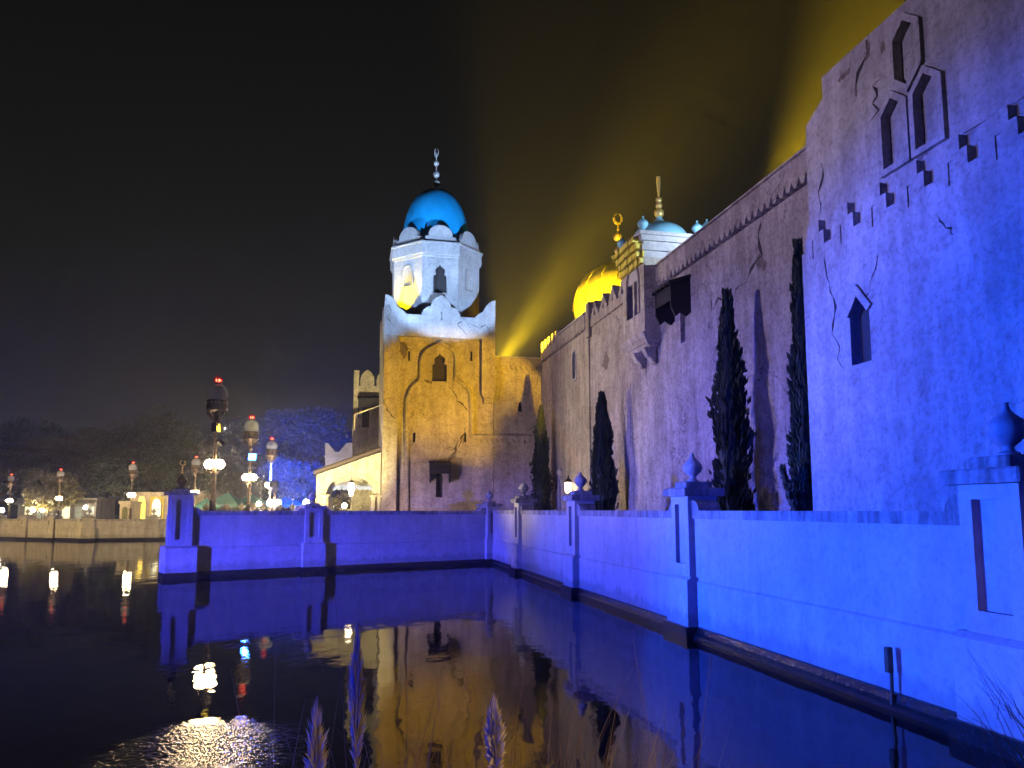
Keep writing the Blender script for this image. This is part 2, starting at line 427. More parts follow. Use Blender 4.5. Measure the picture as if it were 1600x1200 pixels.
# ================================================================== GARDEN WALLS ROUND THE LAKE
ONION = [(.11,0),(.11,.03),(.06,.06),(.055,.1),(.10,.14),(.16,.20),(.195,.27),(.19,.33),(.15,.39),(.09,.44),(.045,.49),(.03,.54),(.035,.57),(.0,.575)]
onion_me = None
def onion(parent, x, y, z, s, mat='finial_stone', name='finial'):
    global onion_me
    if onion_me is None: onion_me = {}
    if mat not in onion_me:
        o = MB().lathe(ONION, 20).build(name, mat, parent, smooth=True); onion_me[mat] = o
    else: o = inst(onion_me[mat], name, parent)
    o.location = (x, y, z); o.scale = (s, s, s); return o
def garden_wall(label, P0, P1, top, piers, mat='fence_plaster', zb=0., th=.35, group=None, mid=1.07, sweep=.2):
    d = (P1-P0); L = d.length; rz = math.atan2(d.y, d.x)
    t = thing('garden_wall', (P0.x, P0.y, zb), rz, label, 'wall', group)
    ct_ = top-.155
    xs = sorted([p['x'] for p in piers])
    MB().box(0, L, 0, th, mid-.012, ct_).build('upper_panel', mat, t)
    lp = MB().prism_x([(-.035,.2),(-.035,mid-.045),(0.001,mid-.012),(th,mid-.012),(th,.2)], 0, L).build('lower_panel', mat, t)
    MB().prism_x([(-.16,-.4),(-.16,.06),(-.11,.1),(-.09,.19),(-.03,.2),(th,.2),(th,-.4)], 0, L).build('footing', 'wet_stone', t)
    # coping slabs between piers, swept up at the ends
    edges = [(0., None)]+[(p['x'], p) for p in sorted(piers, key=lambda q: q['x'])]+[(L, None)]
    for (xa, pa), (xb, pb) in zip(edges[:-1], edges[1:]):
        x0 = xa+(pa['w']/2 if pa else 0); x1 = xb-(pb['w']/2 if pb else 0)
        if x1-x0 < .4: continue
        prof = [(x0, ct_)]
        low = []
        if pa and sweep:
            up = [(x0, top+sweep)]+[(x0+.06+.24*math.sin(k*.3925), top+sweep-sweep*(1-math.cos(k*.3925))) for k in range(5)]
        else: up = [(x0, top)]
        if pb and sweep:
            dn = [(x1-.06-.24*math.sin(k*.3925), top+sweep-sweep*(1-math.cos(k*.3925))) for k in range(4,-1,-1)]+[(x1, top+sweep)]
        else: dn = [(x1, top)]
        MB().prism([(x0, ct_)]+up+dn+[(x1, ct_)], -.055, th+.055).build('coping', 'coping_stone', t)
    for p in piers:
        x, wd = p['x'], p['w']; pr = p.get('pr', .13); h = p['h']; bw = p.get('bw', .1)
        y0 = -pr; y1 = th+pr
        # body with recessed panel on the water side
        b = MB().box(x-wd/2, x+wd/2, y0, y1, mid, h)
        iw = wd*.22
        bo = b.build('pier', mat, t, cuts=[MB().box(x-wd/2+iw, x+wd/2-iw, y0-.1, y0+.085, mid+.28, h-.16)])
        bs = MB().prism_x([(y0-bw,.19),(y0-bw,mid-.01),(y0-.02,mid+.05),(y1+.02,mid+.05),(y1+bw,mid-.01),(y1+bw,.19)], x-wd/2-bw, x+wd/2+bw).build('pier_base', mat, bo)
        MB().box(x-wd/2-bw-.06, x+wd/2+bw+.06, y0-bw-.07, y1, -.4, .195).build('pier_footing', 'wet_stone', bo)
        o = p.get('ov', .13)
        MB().bbox(x-wd/2-o, x+wd/2+o, y0-o, y1+o, h, h+.16*p.get('cs',1)).build('cap', 'coping_stone', bo)
        h2 = h+.16*p.get('cs',1)
        MB().bbox(x-wd*.34, x+wd*.34, (y0+y1)/2-wd*.36, (y0+y1)/2+wd*.36, h2, h2+.13*p.get('cs',1)).build('upper_cap', 'coping_stone', bo)
        h3 = h2+.13*p.get('cs',1)
        if p.get('fin') == 'gold':
            f = MB().lathe([(.17,0),(.17,.04),(.07,.08),(.08,.12),(.17,.22),(.2,.3),(.15,.38),(.06,.46),(.035,.52),(.03,.56)], 16, x, (y0+y1)/2)
            fo = f.build('finial', 'bronze', bo, smooth=True); fo.location.z = h3
            g_ = MB()
            for k in range(3): g_.sphere((x, (y0+y1)/2, .6+.09*k), .045-.006*k, 10, 7)
            g_.tube([(x,(y0+y1)/2,.5),(x,(y0+y1)/2,.86)], .014)
            g_.tube([(x+.09*math.cos(q), (y0+y1)/2, .95+.09*math.sin(q)) for q in [rad(v) for v in range(-250,71,32)]], [.012]+[.022]*9+[.008], 6)
            go = g_.build('crescent', 'gold', bo, smooth=True); go.location.z = h3
        elif p.get('fin', 1):
            onion(bo, x, (y0+y1)/2, h3, p.get('fs', 1.))
    return t
def sx(P0, u): return (P0-AU(6.646,u)).length
# right-hand wall: from the far corner towards the camera
piers = [dict(x=34.9-(u+.4), w=.78, h=2.67, fs=1.0) for u in (6.38, 13.93, 21.5, 28.9)]
garden_wall('long low plaster lake wall with onion-topped piers running along the right', C, Pn, 2.385, piers)
# across: facing the camera
dL = (C-Lp).length
ret = [dict(x=.42, w=.74, h=2.93, fin='gold', bw=.16, cs=.75), dict(x=dL*.385, w=.72, h=2.46, cs=.7, fs=.85, bw=.10), dict(x=dL-.05, w=.66, h=2.55, cs=.8, fs=.95, bw=.06, pr=.16)]
garden_wall('blue-lit low lake wall crossing in front of the tower with tall end pier', Lp, C, 2.36, ret, sweep=.14)
# left end turns away along the promenade
# far shore
F1 = Vector((-33.6, 60.4, 0))
garden_wall('shaded far lake wall on the left shore, left of its corner', Vector((-49, 67, 0)), F1, 1.68, [dict(x=x, w=.8, h=1.75, cs=.9, fs=.9) for x in (2., 6.4, 10.2, 13.4)], mat='far_plaster', mid=.95, sweep=0)
garden_wall('brightly lit far lake wall on the left shore, right of its corner', F1, Vector((-27.0, 63.3, 0)), 1.68, [dict(x=x, w=.8, h=1.75, cs=.9, fs=.9) for x in (.5, 5.1)], mat='far_plaster', mid=.95, sweep=0)
garden_wall('short far lake wall seen just left of the tall end pier', Vector((-26.9, 63.3, 0)), Vector((-21, 59.8, 0)), 1.68, [dict(x=1.2, w=.8, h=1.75, cs=.9, fs=.9)], mat='far_plaster', mid=.95, sweep=0)

# ================================================================== shape outlines
def lobed(cx, z0, w, h):                     # keyhole window with lobed pointed head
    hw = w/2; zs = z0+h*.55
    R = [(hw, z0), (hw, zs), (hw*.92, zs+h*.04), (hw*.66, zs+h*.07), (hw*.62, zs+h*.10), (hw*.74, zs+h*.16), (hw*.74, zs+h*.22), (hw*.60, zs+h*.29), (hw*.34, zs+h*.34), (hw*.12, zs+h*.38)]
    pts = [(cx+x, z) for x, z in R]+[(cx, z0+h)]+[(cx-x, z) for x, z in R[::-1]]
    return pts
def pointed(cx, z0, w, h, sp_=.62, n=6):
    hw = w/2; zs = z0+h*sp_; hh_ = h-h*sp_
    R = [(hw, z0)]+[(hw*math.cos(k/n*math.pi/2)**.8, zs+hh_*math.sin(k/n*math.pi/2)) for k in range(n)]
    return [(cx+x, z) for x, z in R]+[(cx, z0+h)]+[(cx-x, z) for x, z in R[::-1]]
def slit(cx, z0, w, h): return pointed(cx, z0, w, h, .8, 4)
def window(parent, outline, y, depth, mat='shutter_wood', frame=None, fw=.06, fy=.05, boards=0):
    xs = [p[0] for p in outline]; zs = [p[1] for p in outline]
    wo = MB().box(min(xs)-.02, max(xs)+.02, y+depth-.03, y+depth+.02, min(zs)-.02, max(zs)+.02).build('window', mat, parent)
    if boards:
        w_ = (max(xs)-min(xs))/boards
        for i in range(boards):
            MB().box(min(xs)+i*w_+.012, min(xs)+(i+1)*w_-.012, y+depth-.055, y+depth-.031, min(zs)+.01, max(zs)-.02).build('board', mat, wo)
    if frame: MB().strip(outline, fw, y-fy, y+.01, closed=True).build('window_frame', frame, wo)
    return wo
def cutter(outline, y, depth): return MB().prism(outline, y-.3, y+depth)
tooth_src = {}
def teeth(parent, xa, xb, z, y0, y1, mat, n=None, h=.17):        # hanging pendants below a band, each its own piece
    n = n or max(1, round((xb-xa)/.295)); p = (xb-xa)/n
    key = (round(p,3), round(h,3), mat, round(y1-y0,3))
    for i in range(n):
        x = xa+(i+.5)*p
        if key not in tooth_src:
            hw = p/2-.004
            o = MB().prism([(-hw,0),(hw,0),(hw*.92,-h*.25),(hw*.62,-h*.62),(hw*.42,-h),(-hw*.42,-h),(-hw*.62,-h*.62),(-hw*.92,-h*.25)], 0, y1-y0).build('pendant', mat, parent)
            tooth_src[key] = o
        else: o = inst(tooth_src[key], 'pendant', parent)
        o.location = (x, y0, z)
def hood(parent, cx, z0, y, s=1.):          # wooden hood on two side boards with a slit window beneath
    r = MB().prism_x([(y-.62*s, z0+.42*s),(y-.62*s, z0+.50*s),(y+.02, z0+.72*s),(y+.02, z0+.62*s)], cx-.56*s, cx+.56*s).build('window_hood', 'dark_wood', parent)
    MB().box(cx-.48*s, cx+.48*s, y-.54*s, y-.49*s, z0+.02*s, z0+.46*s).build('front_board', 'dark_wood', r)
    for sg in (-1, 1):
        MB().prism_x([(y-.56*s,z0-.18*s),(y-.56*s,z0+.46*s),(y+.0,z0+.62*s),(y+.0,z0-.30*s),(y-.12*s,z0-.42*s),(y-.3*s,z0-.32*s),(y-.44*s,z0-.44*s)], cx+sg*.5*s-.03, cx+sg*.5*s+.03).build('side_board', 'dark_wood', r)
    for k in range(4):
        xx = cx-.42*s+k*.28*s
        MB().box(xx-.03,xx+.03,y-.68*s,y-.6*s,z0+.36*s,z0+.42*s).build('rafter_end','dark_wood', r)
    return r
def bare_patch(parent, pts, y):              # spot where the plaster has fallen off, ragged outline
    out = []
    for i in range(len(pts)):
        a = Vector(pts[i]); b_ = Vector(pts[(i+1)%len(pts)])
        for k in range(5):
            q = a.lerp(b_, k/5); j = (b_-a).length*.09
            out.append((q.x+rnd.uniform(-j,j), q.y+rnd.uniform(-j,j)))
    return MB().prism(out, y-.004, y+.02).build('bare_patch', 'bare_masonry', parent)
def crack_line(parent, pts, y, wd=.028):
    # ragged crack: thin ribbon along a jittered path
    out = []
    for i in range(len(pts)-1):
        a = Vector(pts[i]); b_ = Vector(pts[i+1]); n = max(2, int((b_-a).length/.14))
        for k in range(n):
            q = a.lerp(b_, k/n); j = .045 if (i+k) else 0
            out.append((q.x+rnd.uniform(-j,j), q.y+rnd.uniform(-j,j)*.6))
    out.append(pts[-1]); m_ = MB()
    vs = []; n = len(out)
    for i, (x, z) in enumerate(out):
        ww = wd*(.25+.75*math.sin(math.pi*min(1, (i+.6)/n)))*rnd.choice((.4,.7,1.,1.3,2.2))/2
        d = Vector(out[min(i+1,n-1)])-Vector(out[max(i-1,0)]); d.normalize()
        vs += [(x-d.y*ww, y-.004, z+d.x*ww), (x+d.y*ww, y-.004, z-d.x*ww)]
    m_.add(vs, [(2*i,2*i+1,2*i+3,2*i+2) for i in range(n-1)])
    return m_.build('crack', 'crack', parent)

# ================================================================== DOMED TOWER (faces the camera)
U0 = 38.75; A0 = 1.78
tw = thing('domed_tower', AU(A0, U0, TZ), TH, 'plaster tower with blue dome and octagonal drum, lit yellow below and blue above', 'tower')
def tp(px, py, u=U0): a, z = PT(px, py, u); return a-A0, z-TZ
W_t = 5.72; RC = .35
z_lint = tp(690, 527)[1]; z_par = tp(640, 492)[1]; z_horn = tp(601, 461)[1]; z_apex = tp(689, 463)[1]
win_o = lobed(tp(688,594)[0], tp(688,594)[1], .76, tp(688,549)[1]-tp(688,594)[1])
slits = [slit(tp(640,563)[0], tp(640,563)[1], .17, .60), slit(tp(738,563)[0], tp(738,563)[1], .17, .60), slit(tp(648,690)[0], tp(648,690)[1], .15, .5), slit(tp(728,690)[0], tp(728,690)[1], .15, .5)]
hx, hz = tp(688, 741)
low_o = slit(hx, tp(688,777)[1], .36, 1.25)
MB().box(.02, W_t-.02, RC, 5.9, -.1, z_lint+.4).build('tower_wall', 'tower_plaster', tw,
    cuts=[cutter(win_o, RC, .28)]+[cutter(s_, RC, .22) for s_ in slits]+[cutter(low_o, RC, .3)])
window(tw, win_o, RC, .28, boards=4)
for s_ in slits[:2]: window(tw, s_, RC, .22, frame='tower_plaster', fw=.07, fy=.03)
for s_ in slits[2:]: window(tw, s_, RC, .22)
window(tw, low_o, RC, .3)
hood(tw, hx, hz, RC, .98)
xr0 = tp(753, 600)[0]
MB().box(0, tp(622,600)[0], 0, RC-.003, -.1, z_lint-.002).build('pilaster', 'tower_plaster', tw)
pz = tp(760, 617)[1]
MB().box(xr0, W_t, 0, RC-.003, pz, z_lint-.002).build('pilaster', 'tower_plaster', tw)
MB().prism([(xr0,pz-.003),(W_t,pz-.003),(W_t-.13,pz-.16),(W_t-.13,pz-.42),(xr0+.13,pz-.42),(xr0+.13,pz-.16)], .02, RC-.003).build('corbel', 'tower_plaster', tw)
# parapet outline: horns at the corners, cusped gable in the middle
def parapet_outline(W, zb, zs, zh, za):
    c = W/2; hp = [(0,0),(.12,-.02),(.30,-.11),(.46,-.28),(.57,-.46),(.61,-.58),(.74,-.66),(.90,-.76),(1.02,-.88),(1.08,-.95)]
    left = [(x*.98, zs+(zh-zs)*(1+v/.95)) for x, v in hp]
    mid = [(-1.0,0.),(-.97,.12),(-.88,.27),(-.74,.39),(-.58,.45),(-.50,.47),(-.48,.58),(-.41,.74),(-.26,.88),(-.1,.96),(0,1.03)]
    ml = [(c+x*.98, zs+(za-zs)*v) for x, v in mid]
    mr = [(2*c-x, z) for x, z in ml[::-1]][1:]
    right = [(W-x, z) for x, z in left[::-1]]
    return [(0,zb)]+left+[(left[-1][0]+.02, zs)]+[(ml[0][0]-.0, zs)]+ml[1:]+mr[:-1]+[(mr[-1][0], zs),(right[0][0]-.02, zs)]+right+[(W,zb)]
po = parapet_outline(W_t, z_lint, z_par, z_horn, z_apex)
sl = slit(tp(689,500)[0], tp(689,500)[1], .13, .42)
MB().prism(po, -.004, .30).build('parapet', 'pale_plaster', tw, cuts=[MB().prism(sl, -.3, .12)])
rim = [p for p in po[1:-1]]
MB().strip(rim, .07, -.03, .34).build('parapet_rim', 'pale_plaster', tw)
crack_line(tw, [(.15, z_par+.5),(.35, z_par+.1),(.12,z_par-.2),(.5,z_par-.7)], -.004)
crack_line(tw, [(3.9, z_par+.3),(4.1, z_par-.1),(3.7,z_par-.35),(4.3,z_lint+.1)], -.004)
crack_line(tw, [(4.3, z_par-.3),(4.9, z_par-.5),(5.2,z_par-.3),(5.5,z_par-.9)], -.004)
back = MB().prism(po, 5.6, 5.9).build('parapet', 'pale_plaster', tw)
poy = parapet_outline(5.28, z_lint, z_par, z_horn, z_apex)
MB().prism_x([(y+.31, z) for y, z in poy], .0, .28).build('parapet', 'pale_plaster', tw)
MB().prism_x([(y+.31, z) for y, z in poy], W_t-.28, W_t).build('parapet', 'pale_plaster', tw)
# ogee moulding
def tpt(l): return [tp(x, y) for x, y in l]
ogee = tpt([(636,812),(636,700),(636,640),(637,622),(641,610),(648,601),(655,595),(660,592),(659,588),(659,565),(660,556),(665,548),(674,542),(683,538),(690,533),(697,538),(706,543),(712,549),(714,557),(714,588),(713,592),(722,596),(731,604),(736,613),(738,625),(738,684)])
MB().strip(ogee, .20, RC-.14, RC+.01).build('arch_moulding', 'tower_plaster', tw)
MB().strip(ogee, .09, RC-.19, RC-.141).build('arch_moulding', 'tower_plaster', tw)
xl, zl = tp(739, 683); xw_end = 10.04-A0
MB().box(xl+.08, xw_end-.02, RC-.14, RC+.02, zl-.02, zl+.14).build('string_course', 'tower_plaster', tw)
teeth(tw, xl+.10, xw_end-.03, zl-.022, RC-.135, RC+.01, 'tower_plaster', h=.20)
crack_line(tw, tpt([(703,603),(712,612),(716,625),(727,632),(732,640)]), RC, .05)
crack_line(tw, tpt([(728,668),(726,678),(716,690),(712,705),(702,716)]), RC, .06)
crack_line(tw, tpt([(600,625),(605,640),(612,650),(620,655)]), 0, .04)
crack_line(tw, tpt([(625,531),(634,540),(645,545)]), RC, .05)
# drum
UC = U0+2.9; dc = W_t/2
def dz(px, py): return PT(px, py, U0+.5)[1]-TZ
Rf = 2.32; Rv = Rf/math.cos(math.pi/8); PH = math.pi/8
zc0 = dz(687,401); zc1 = dz(687,378); zm = dz(687,351)
dwo_cut = []
octo = lambda R_, z0, z1, mat, name, par, cuts=None: MB().lathe([(R_,z0),(R_,z1)], 8, dc, 2.9, PH).build(name, mat, par, cuts=cuts)
fy = 2.9-Rf
dwin = lobed(dc, dz(688,456), .70, dz(688,411)-dz(688,456))
drum = octo(Rv, z_lint, zc0, 'pale_plaster', 'drum', tw, cuts=[MB().prism(dwin, fy-.3, fy+.2)])
window(drum, dwin, fy, .2, boards=3)
MB().strip(lobed(dc, dz(688,457)-.06, .92, dz(688,406)-dz(688,457)+.06), .07, fy-.05, fy+.01, closed=True).build('window_frame', 'pale_plaster', drum)
for sg in (-1, 1):
    MB().strip([(dc+sg*.55, dz(688,418)),(dc+sg*.55, dz(688,405)),(dc+sg*.30, dz(688,405))], .06, fy-.04, fy+.01).build('window_ear', 'pale_plaster', drum)
# blind niches on the two flanking faces
for ang in (-45, 45):
    nm_ = MB().strip(pointed(0, dz(688,445), .62, 1.15), .07, -.04, .01, closed=True).build('blind_niche', 'pale_plaster', drum)
    nm_.location = (dc+Rf*math.sin(rad(ang)), 2.9-Rf*math.cos(rad(ang)), 0); nm_.rotation_euler = (0,0,rad(ang))
octo(Rv+.05, zc0+.002, zc0+.14, 'pale_plaster', 'cornice', tw)
octo(Rv+.13, zc0+.142, zc1-.10, 'pale_plaster', 'cornice', tw)
octo(Rv+.20, zc1-.098, zc1, 'pale_plaster', 'cornice', tw)
# merlons on every face
fw = 2*Rf*math.tan(math.pi/8)
hm = zm-zc1
mo = [(-fw/2+.03,0),(-fw/2+.03,hm*.16),(-fw/2+.14,hm*.16),(-fw/2+.14,hm*.34),(-fw/2+.22,hm*.34)]
mo += [(-.64,hm*.34),(-.64,hm*.45)]+[(.64*math.cos(rad(q)), hm*.45+hm*.55*math.sin(rad(q))) for q in range(172,7,-16)]+[(.64,hm*.45),(.64,hm*.34)]
mo += [(fw/2-.22,hm*.34),(fw/2-.14,hm*.34),(fw/2-.14,hm*.16),(fw/2-.03,hm*.16),(fw/2-.03,0)]
mer = None
for k in range(8):
    ang = rad(45*k)
    if mer is None: mer = MB().prism(mo, -.02, .22).build('merlon', 'pale_plaster', tw); o = mer
    else: o = inst(mer, 'merlon', tw)
    o.location = (dc+Rf*math.sin(ang), 2.9-Rf*math.cos(ang), zc1+.002); o.rotation_euler = (0,0,ang)
# dome
zd0 = zc1-.02; zd1 = PT(678, 297, UC)[1]-TZ; Rd = 1.86
dh = zd1-zd0
dome_prof = [(Rd*.99,zd0)]+[(Rd*(math.cos(q)**.86), zd0+.2*dh+dh*.8*math.sin(q)**1.04) for q in [rad(v) for v in range(0,88,5)]]+[(.10,zd1+.01),(.0,zd1+.02)]
dome = MB().lathe(dome_prof, 48, dc, 2.9).build('dome', 'blue_dome', tw, smooth=True)
def PZ(px, py, u): return PT(px, py, u)[1]
zt = PZ(675, 229, UC)-TZ; fh = zt-zd1
fb = MB().lathe([(.28,zd1-.06),(.26,zd1+.02),(.12,zd1+.06),(.08,zd1+.12)], 20, dc, 2.9).build('finial_foot', 'silver', dome, smooth=True)
MB().tube([(dc,2.9,zd1),(dc,2.9,zd1+fh*.86)], .035, 8).build('finial_rod', 'silver', dome, smooth=True)
for fr, r in ((.14,.235),(.36,.19),(.47,.06),(.62,.16)):
    MB().sphere((dc,2.9,zd1+fh*fr), r, 16, 10).build('finial_bead', 'silver', dome, smooth=True)
zt0 = zd1+fh*.78
MB().tube([(dc+.12*math.cos(q)*.8, 2.9, zt0+.26+.26*math.sin(q)) for q in [rad(v) for v in range(-230,51,28)]], [.02,.04,.05,.055,.06,.055,.05,.045,.035,.02,.01], 8).build('finial_crescent', 'silver', dome, smooth=True)

# ------------------------------------------------------------------ wing between tower and long wall
wg = thing('wing_wall', AU(A0+W_t, U0+RC, TZ), TH, 'short yellow-lit plaster wall joining the tower to the long wall', 'wall')
ox = -W_t; zw = tp(810,556)[1]; zw1 = tp(810,570)[1]
kh = lobed(tp(815,642)[0]+ox, tp(815,642)[1], .20, .56)
MB().box(.003, xw_end+ox+.12, .001, .6, -.1, zw1+.002).build('wall', 'tower_plaster', wg, cuts=[cutter(kh, 0, .25)])
window(wg, kh, 0, .25)
MB().box(.003, xw_end+ox+.12, -.12, .7, zw1+.004, zw-.07).build('band', 'tower_plaster', wg)
MB().box(.003, xw_end+ox+.12, -.17, .75, zw-.068, zw).build('coping', 'pale_plaster', wg)
teeth(wg, .01, xw_end+ox-.01, zw1+.003, -.115, .0, 'tower_plaster', h=.20)

# ================================================================== LONG CASTLE WALL (right) : facade frame, x towards the camera, y inland
AW = 10.04; UR = 26.0
RZR = TH-rad(90)
cw = thing('castle_wall', AU(AW, UR, TZ), RZR, 'long high cracked plaster castle wall with oriel, pendant cornice and dark wooden hood', 'wall')
def rp(px, py, a=AW, u0=UR): u, z = PR(px, py, a); return u0-u, z-TZ
xN = UR-8.0                                   # near end runs on behind the bastion
xF = UR-38.9
zA = 10.5-TZ
xo0 = UR-25.2; xo1 = UR-23.2                  # oriel
xBC = UR-30.85                                # step between the far stretch and the crenellated one
hx2, hz2 = rp(1066, 478)
sw_ = slit(hx2+.0, rp(1078,517)[1]-.25, .34, 1.2)
fwn = pointed(rp(898,594)[0], rp(897,594)[1], .5, 1.35)
MB().box(xo1+.0, xN, .24, 1.0, zA-.80, zA-.56).build('frieze', 'castle_plaster', cw)
MB().box(xo1+.0, xN, 0, .98, -.1, zA-.79).build('wall', 'castle_plaster', cw, cuts=[cutter(sw_, 0, .3)])
window(cw, sw_, 0, .3)
hood(cw, hx2, hz2, 0, 1.15)
MB().box(xo1+.0, xN, -.14, 1.1, zA-.558, zA-.09).build('cornice_band', 'castle_plaster', cw)
MB().prism_x([(-.20,zA-.088),(-.20,zA-.03),(-.16,zA),(1.16,zA),(1.2,zA-.088)], xo1, xN).build('coping', 'castle_plaster', cw)
teeth(cw, xo1+.06, UR-13.2, zA-.562, -.138, .235, 'castle_plaster', h=.215)
# stretch B behind the oriel, with stepped pierced merlons
zB = 10.12-TZ
MB().box(xBC, xo1-.002, .06, 1.0, -.1, zB).build('wall', 'castle_plaster', cw)
MB().box(xBC+.3, xo0, -.02, .4, zB+.002, zB+.34).build('parapet_band', 'castle_plaster', cw)
stepm = [(-.44,0),(-.44,.22),(-.29,.22),(-.29,.40),(-.15,.40),(-.15,.56),(-.06,.56),(-.06,.70),(.06,.70),(.06,.56),(.15,.56),(.15,.40),(.29,.40),(.29,.22),(.44,.22),(.44,0)]
sm_ = None
nB = 5
for k in range(nB):
    x = xBC+.3+.46+(xo0-xBC-.3-.92)*k/(nB-1)
    if sm_ is None:
        sm_ = MB().prism(stepm, 0, .3).build('merlon', 'castle_plaster', cw, cuts=[MB().prism([(-.13,.08),(.13,.08),(0,.36)], -.3, .6)]); o = sm_
    else: o = inst(sm_, 'merlon', cw)
    o.location = (x, .02, zB+.343)
MB().box(xBC-.16, xBC+.28, -.08, .5, zB-.4, zB+1.12).build('parapet_pier', 'castle_plaster', cw)
# far stretch with pendant cornice
zC = 10.95-TZ
MB().box(xF, xBC-.002, 0, 1.0, -.1, zC-.62).build('wall', 'castle_plaster', cw, cuts=[cutter(fwn, 0, .3)])
window(cw, fwn, 0, .3, mat='dark_wood', frame='pale_plaster', fw=.09)
xm = UR-35.4
MB().box(xm, xBC-.17, -.12, .9, zC-.618, zC-.18).build('cornice_band', 'castle_plaster', cw)
MB().prism_x([(-.2,zC-.178),(-.2,zC-.1),(.1,zC+.12),(.95,zC+.12),(.95,zC-.178)], xm, xBC-.17).build('coping', 'pale_plaster', cw)
teeth(cw, xm+.05, xBC-.2, zC-.622, -.115, .0, 'castle_plaster', h=.2)
MB().box(xF+.25, xm-.003, -.12, .5, zC-.618, zC-.35).build('cornice_band', 'castle_plaster', cw)
teeth(cw, xF+.27, xm-.02, zC-.622, -.115, .0, 'castle_plaster', h=.2)
for k in range(5):
    x = xF+.3+k*.66
    MB().bbox(x, x+.42, -.1, .42, zC-.348, zC+.22).build('merlon', 'castle_plaster', cw)
# cracks on the long wall
crack_line(cw, [rp(*q) for q in ((1185,318),(1190,345),(1184,372),(1192,398),(1176,415),(1166,440),(1150,452),(1146,470))], 0, .06)
crack_line(cw, [rp(*q) for q in ((1192,320),(1193,345),(1188,360))], 0, .04)
crack_line(cw, [rp(*q) for q in ((862,575),(864,620),(868,660),(866,700),(870,735))], 0, .05)
crack_line(cw, [rp(*q) for q in ((884,640),(882,680),(878,720))], 0, .04)
crack_line(cw, [rp(*q) for q in ((1008,540),(1010,580),(1014,620))], 0, .04)
crack_line(cw, [rp(*q) for q in ((1112,468),(1113,485),(1122,466),(1130,470))], 0, .05)
crack_line(cw, [rp(*q) for q in ((1102,635),(1112,625),(1120,615))], 0, .05)
crack_line(cw, [rp(*q) for q in ((985,560),(986,640),(986,720))], 0, .03)
# spalled patch
bare_patch(cw, [rp(1188,395), rp(1199,410), rp(1196,422), rp(1184,418), rp(1178,408)], 0)
bare_patch(cw, [rp(944,548), rp(950,560), rp(946,578), rp(938,572)], .06)
bare_patch(tw, tpt([(660,590),(676,594),(676,600),(668,596)]), RC)
bare_patch(tw, tpt([(705,712),(715,700),(722,690),(726,676),(720,690),(708,716),(700,722)]), RC)
bare_patch(tw, tpt([(624,530),(636,534),(640,546),(632,558),(625,548)]), RC)
# arched doorway and lantern low on the wall
dx, dz_ = rp(879, 797); 
do = pointed(dx, -.05, .62, 2.75, .7)
MB().strip(do, .16, -.14, .02).build('door_frame', 'pale_plaster', cw)
MB().prism(do, -.03, .015).build('door', 'shutter_wood', cw)
MB().lathe([(.12,2.8),(.2,2.9),(.2,3.0),(.1,3.1),(.05,3.15)], 12, dx, -.08).build('door_finial', 'pale_plaster', cw, smooth=True)

# oriel with domed kiosk on top
ok = thing('domed_kiosk', AU(AW, 24.2, TZ), RZR, 'oriel turret on the long wall with pale aqua dome and onion corner finials', 'turret')
xa, xb = -.98, 1.0; yf = -.55
ozb = 8.2-TZ; ozt = 10.75-TZ; ktop = PR(1003,360,9.4)[1]-TZ
arch = pointed(-.02, 8.95-TZ, 1.15, 1.85, .55)
body = MB().box(xa, xb, yf, .3, ozb, ozt).build('oriel_body', 'tower_plaster', ok, cuts=[MB().prism(arch, yf-.3, yf+.22)])
MB().strip(arch, .12, yf-.05, yf+.02).build('arch_moulding', 'tower_plaster', body)
MB().strip([(-.02, 8.97-TZ),(-.02, 10.2-TZ)], .14, yf+.02, yf+.2).build('mullion', 'tower_plaster', body)
for xx in (-.29, .25):
    MB().prism(pointed(xx, 8.97-TZ, .36, 1.15, .65), yf+.19, yf+.23).build('window', 'dark_wood', body)
for i, (o1, h0, h1) in enumerate(((.02, .0, .16), (-.10, .16, .30), (-.24, .30, .42))):
    MB().prism_x([(yf-o1 if o1 > 0 else yf-o1, ozb-h1),(yf-o1-.10, ozb-h0-.002),(0.0, ozb-h0-.002),(0.0, ozb-h1)], xa-.07+i*.12, xb+.07-i*.12).build('corbel_step', 'tower_plaster', ok)
for xx in (-.52, .46):
    MB().prism_x([(yf+.12,ozb-.42),(0,ozb-.42),(0,ozb-.95),(-.12,ozb-.9),(-.2,ozb-.75),(-.3,ozb-.7)], xx-.14, xx+.14).build('bracket', 'tower_plaster', ok)
# kiosk box: pale sides, gilt cornice on the water side
kb = MB().box(xa+.03, xb-.03, yf+.03, 1.5, ozt-.6, ktop-.62).build('kiosk_wall', 'pale_plaster', ok)
MB().box(xa+.01, xb-.01, yf-.02, yf+.03, ozt+.002, ktop-.62).build('kiosk_front', 'gold_paint', ok)
for i, (e, z0, z1) in enumerate(((.06,.62,.44),(.0,.438,.30),(.10,.298,.12),(.18,.118,0))):
    MB().box(xa-e, xb+e, yf-e, 1.5+e, ktop-z0, ktop-z1).build('cornice', 'pale_plaster', ok)
for r_ in range(4):                       # gilded honeycomb blocks on the water side
    for k in range(9-r_%2):
        x = xa+.12+(k+.5*(r_%2))*.22
        MB().prism([(x-.09,ktop-1.05+r_*.24),(x+.09,ktop-1.05+r_*.24),(x+.1,ktop-.9+r_*.24),(x,ktop-.83+r_*.24),(x-.1,ktop-.9+r_*.24)], yf-.1-.07*r_-rnd.uniform(0,.05), yf-.0).build('gilt_block', 'gold_paint', ok)
Rk = .98; kc = .47
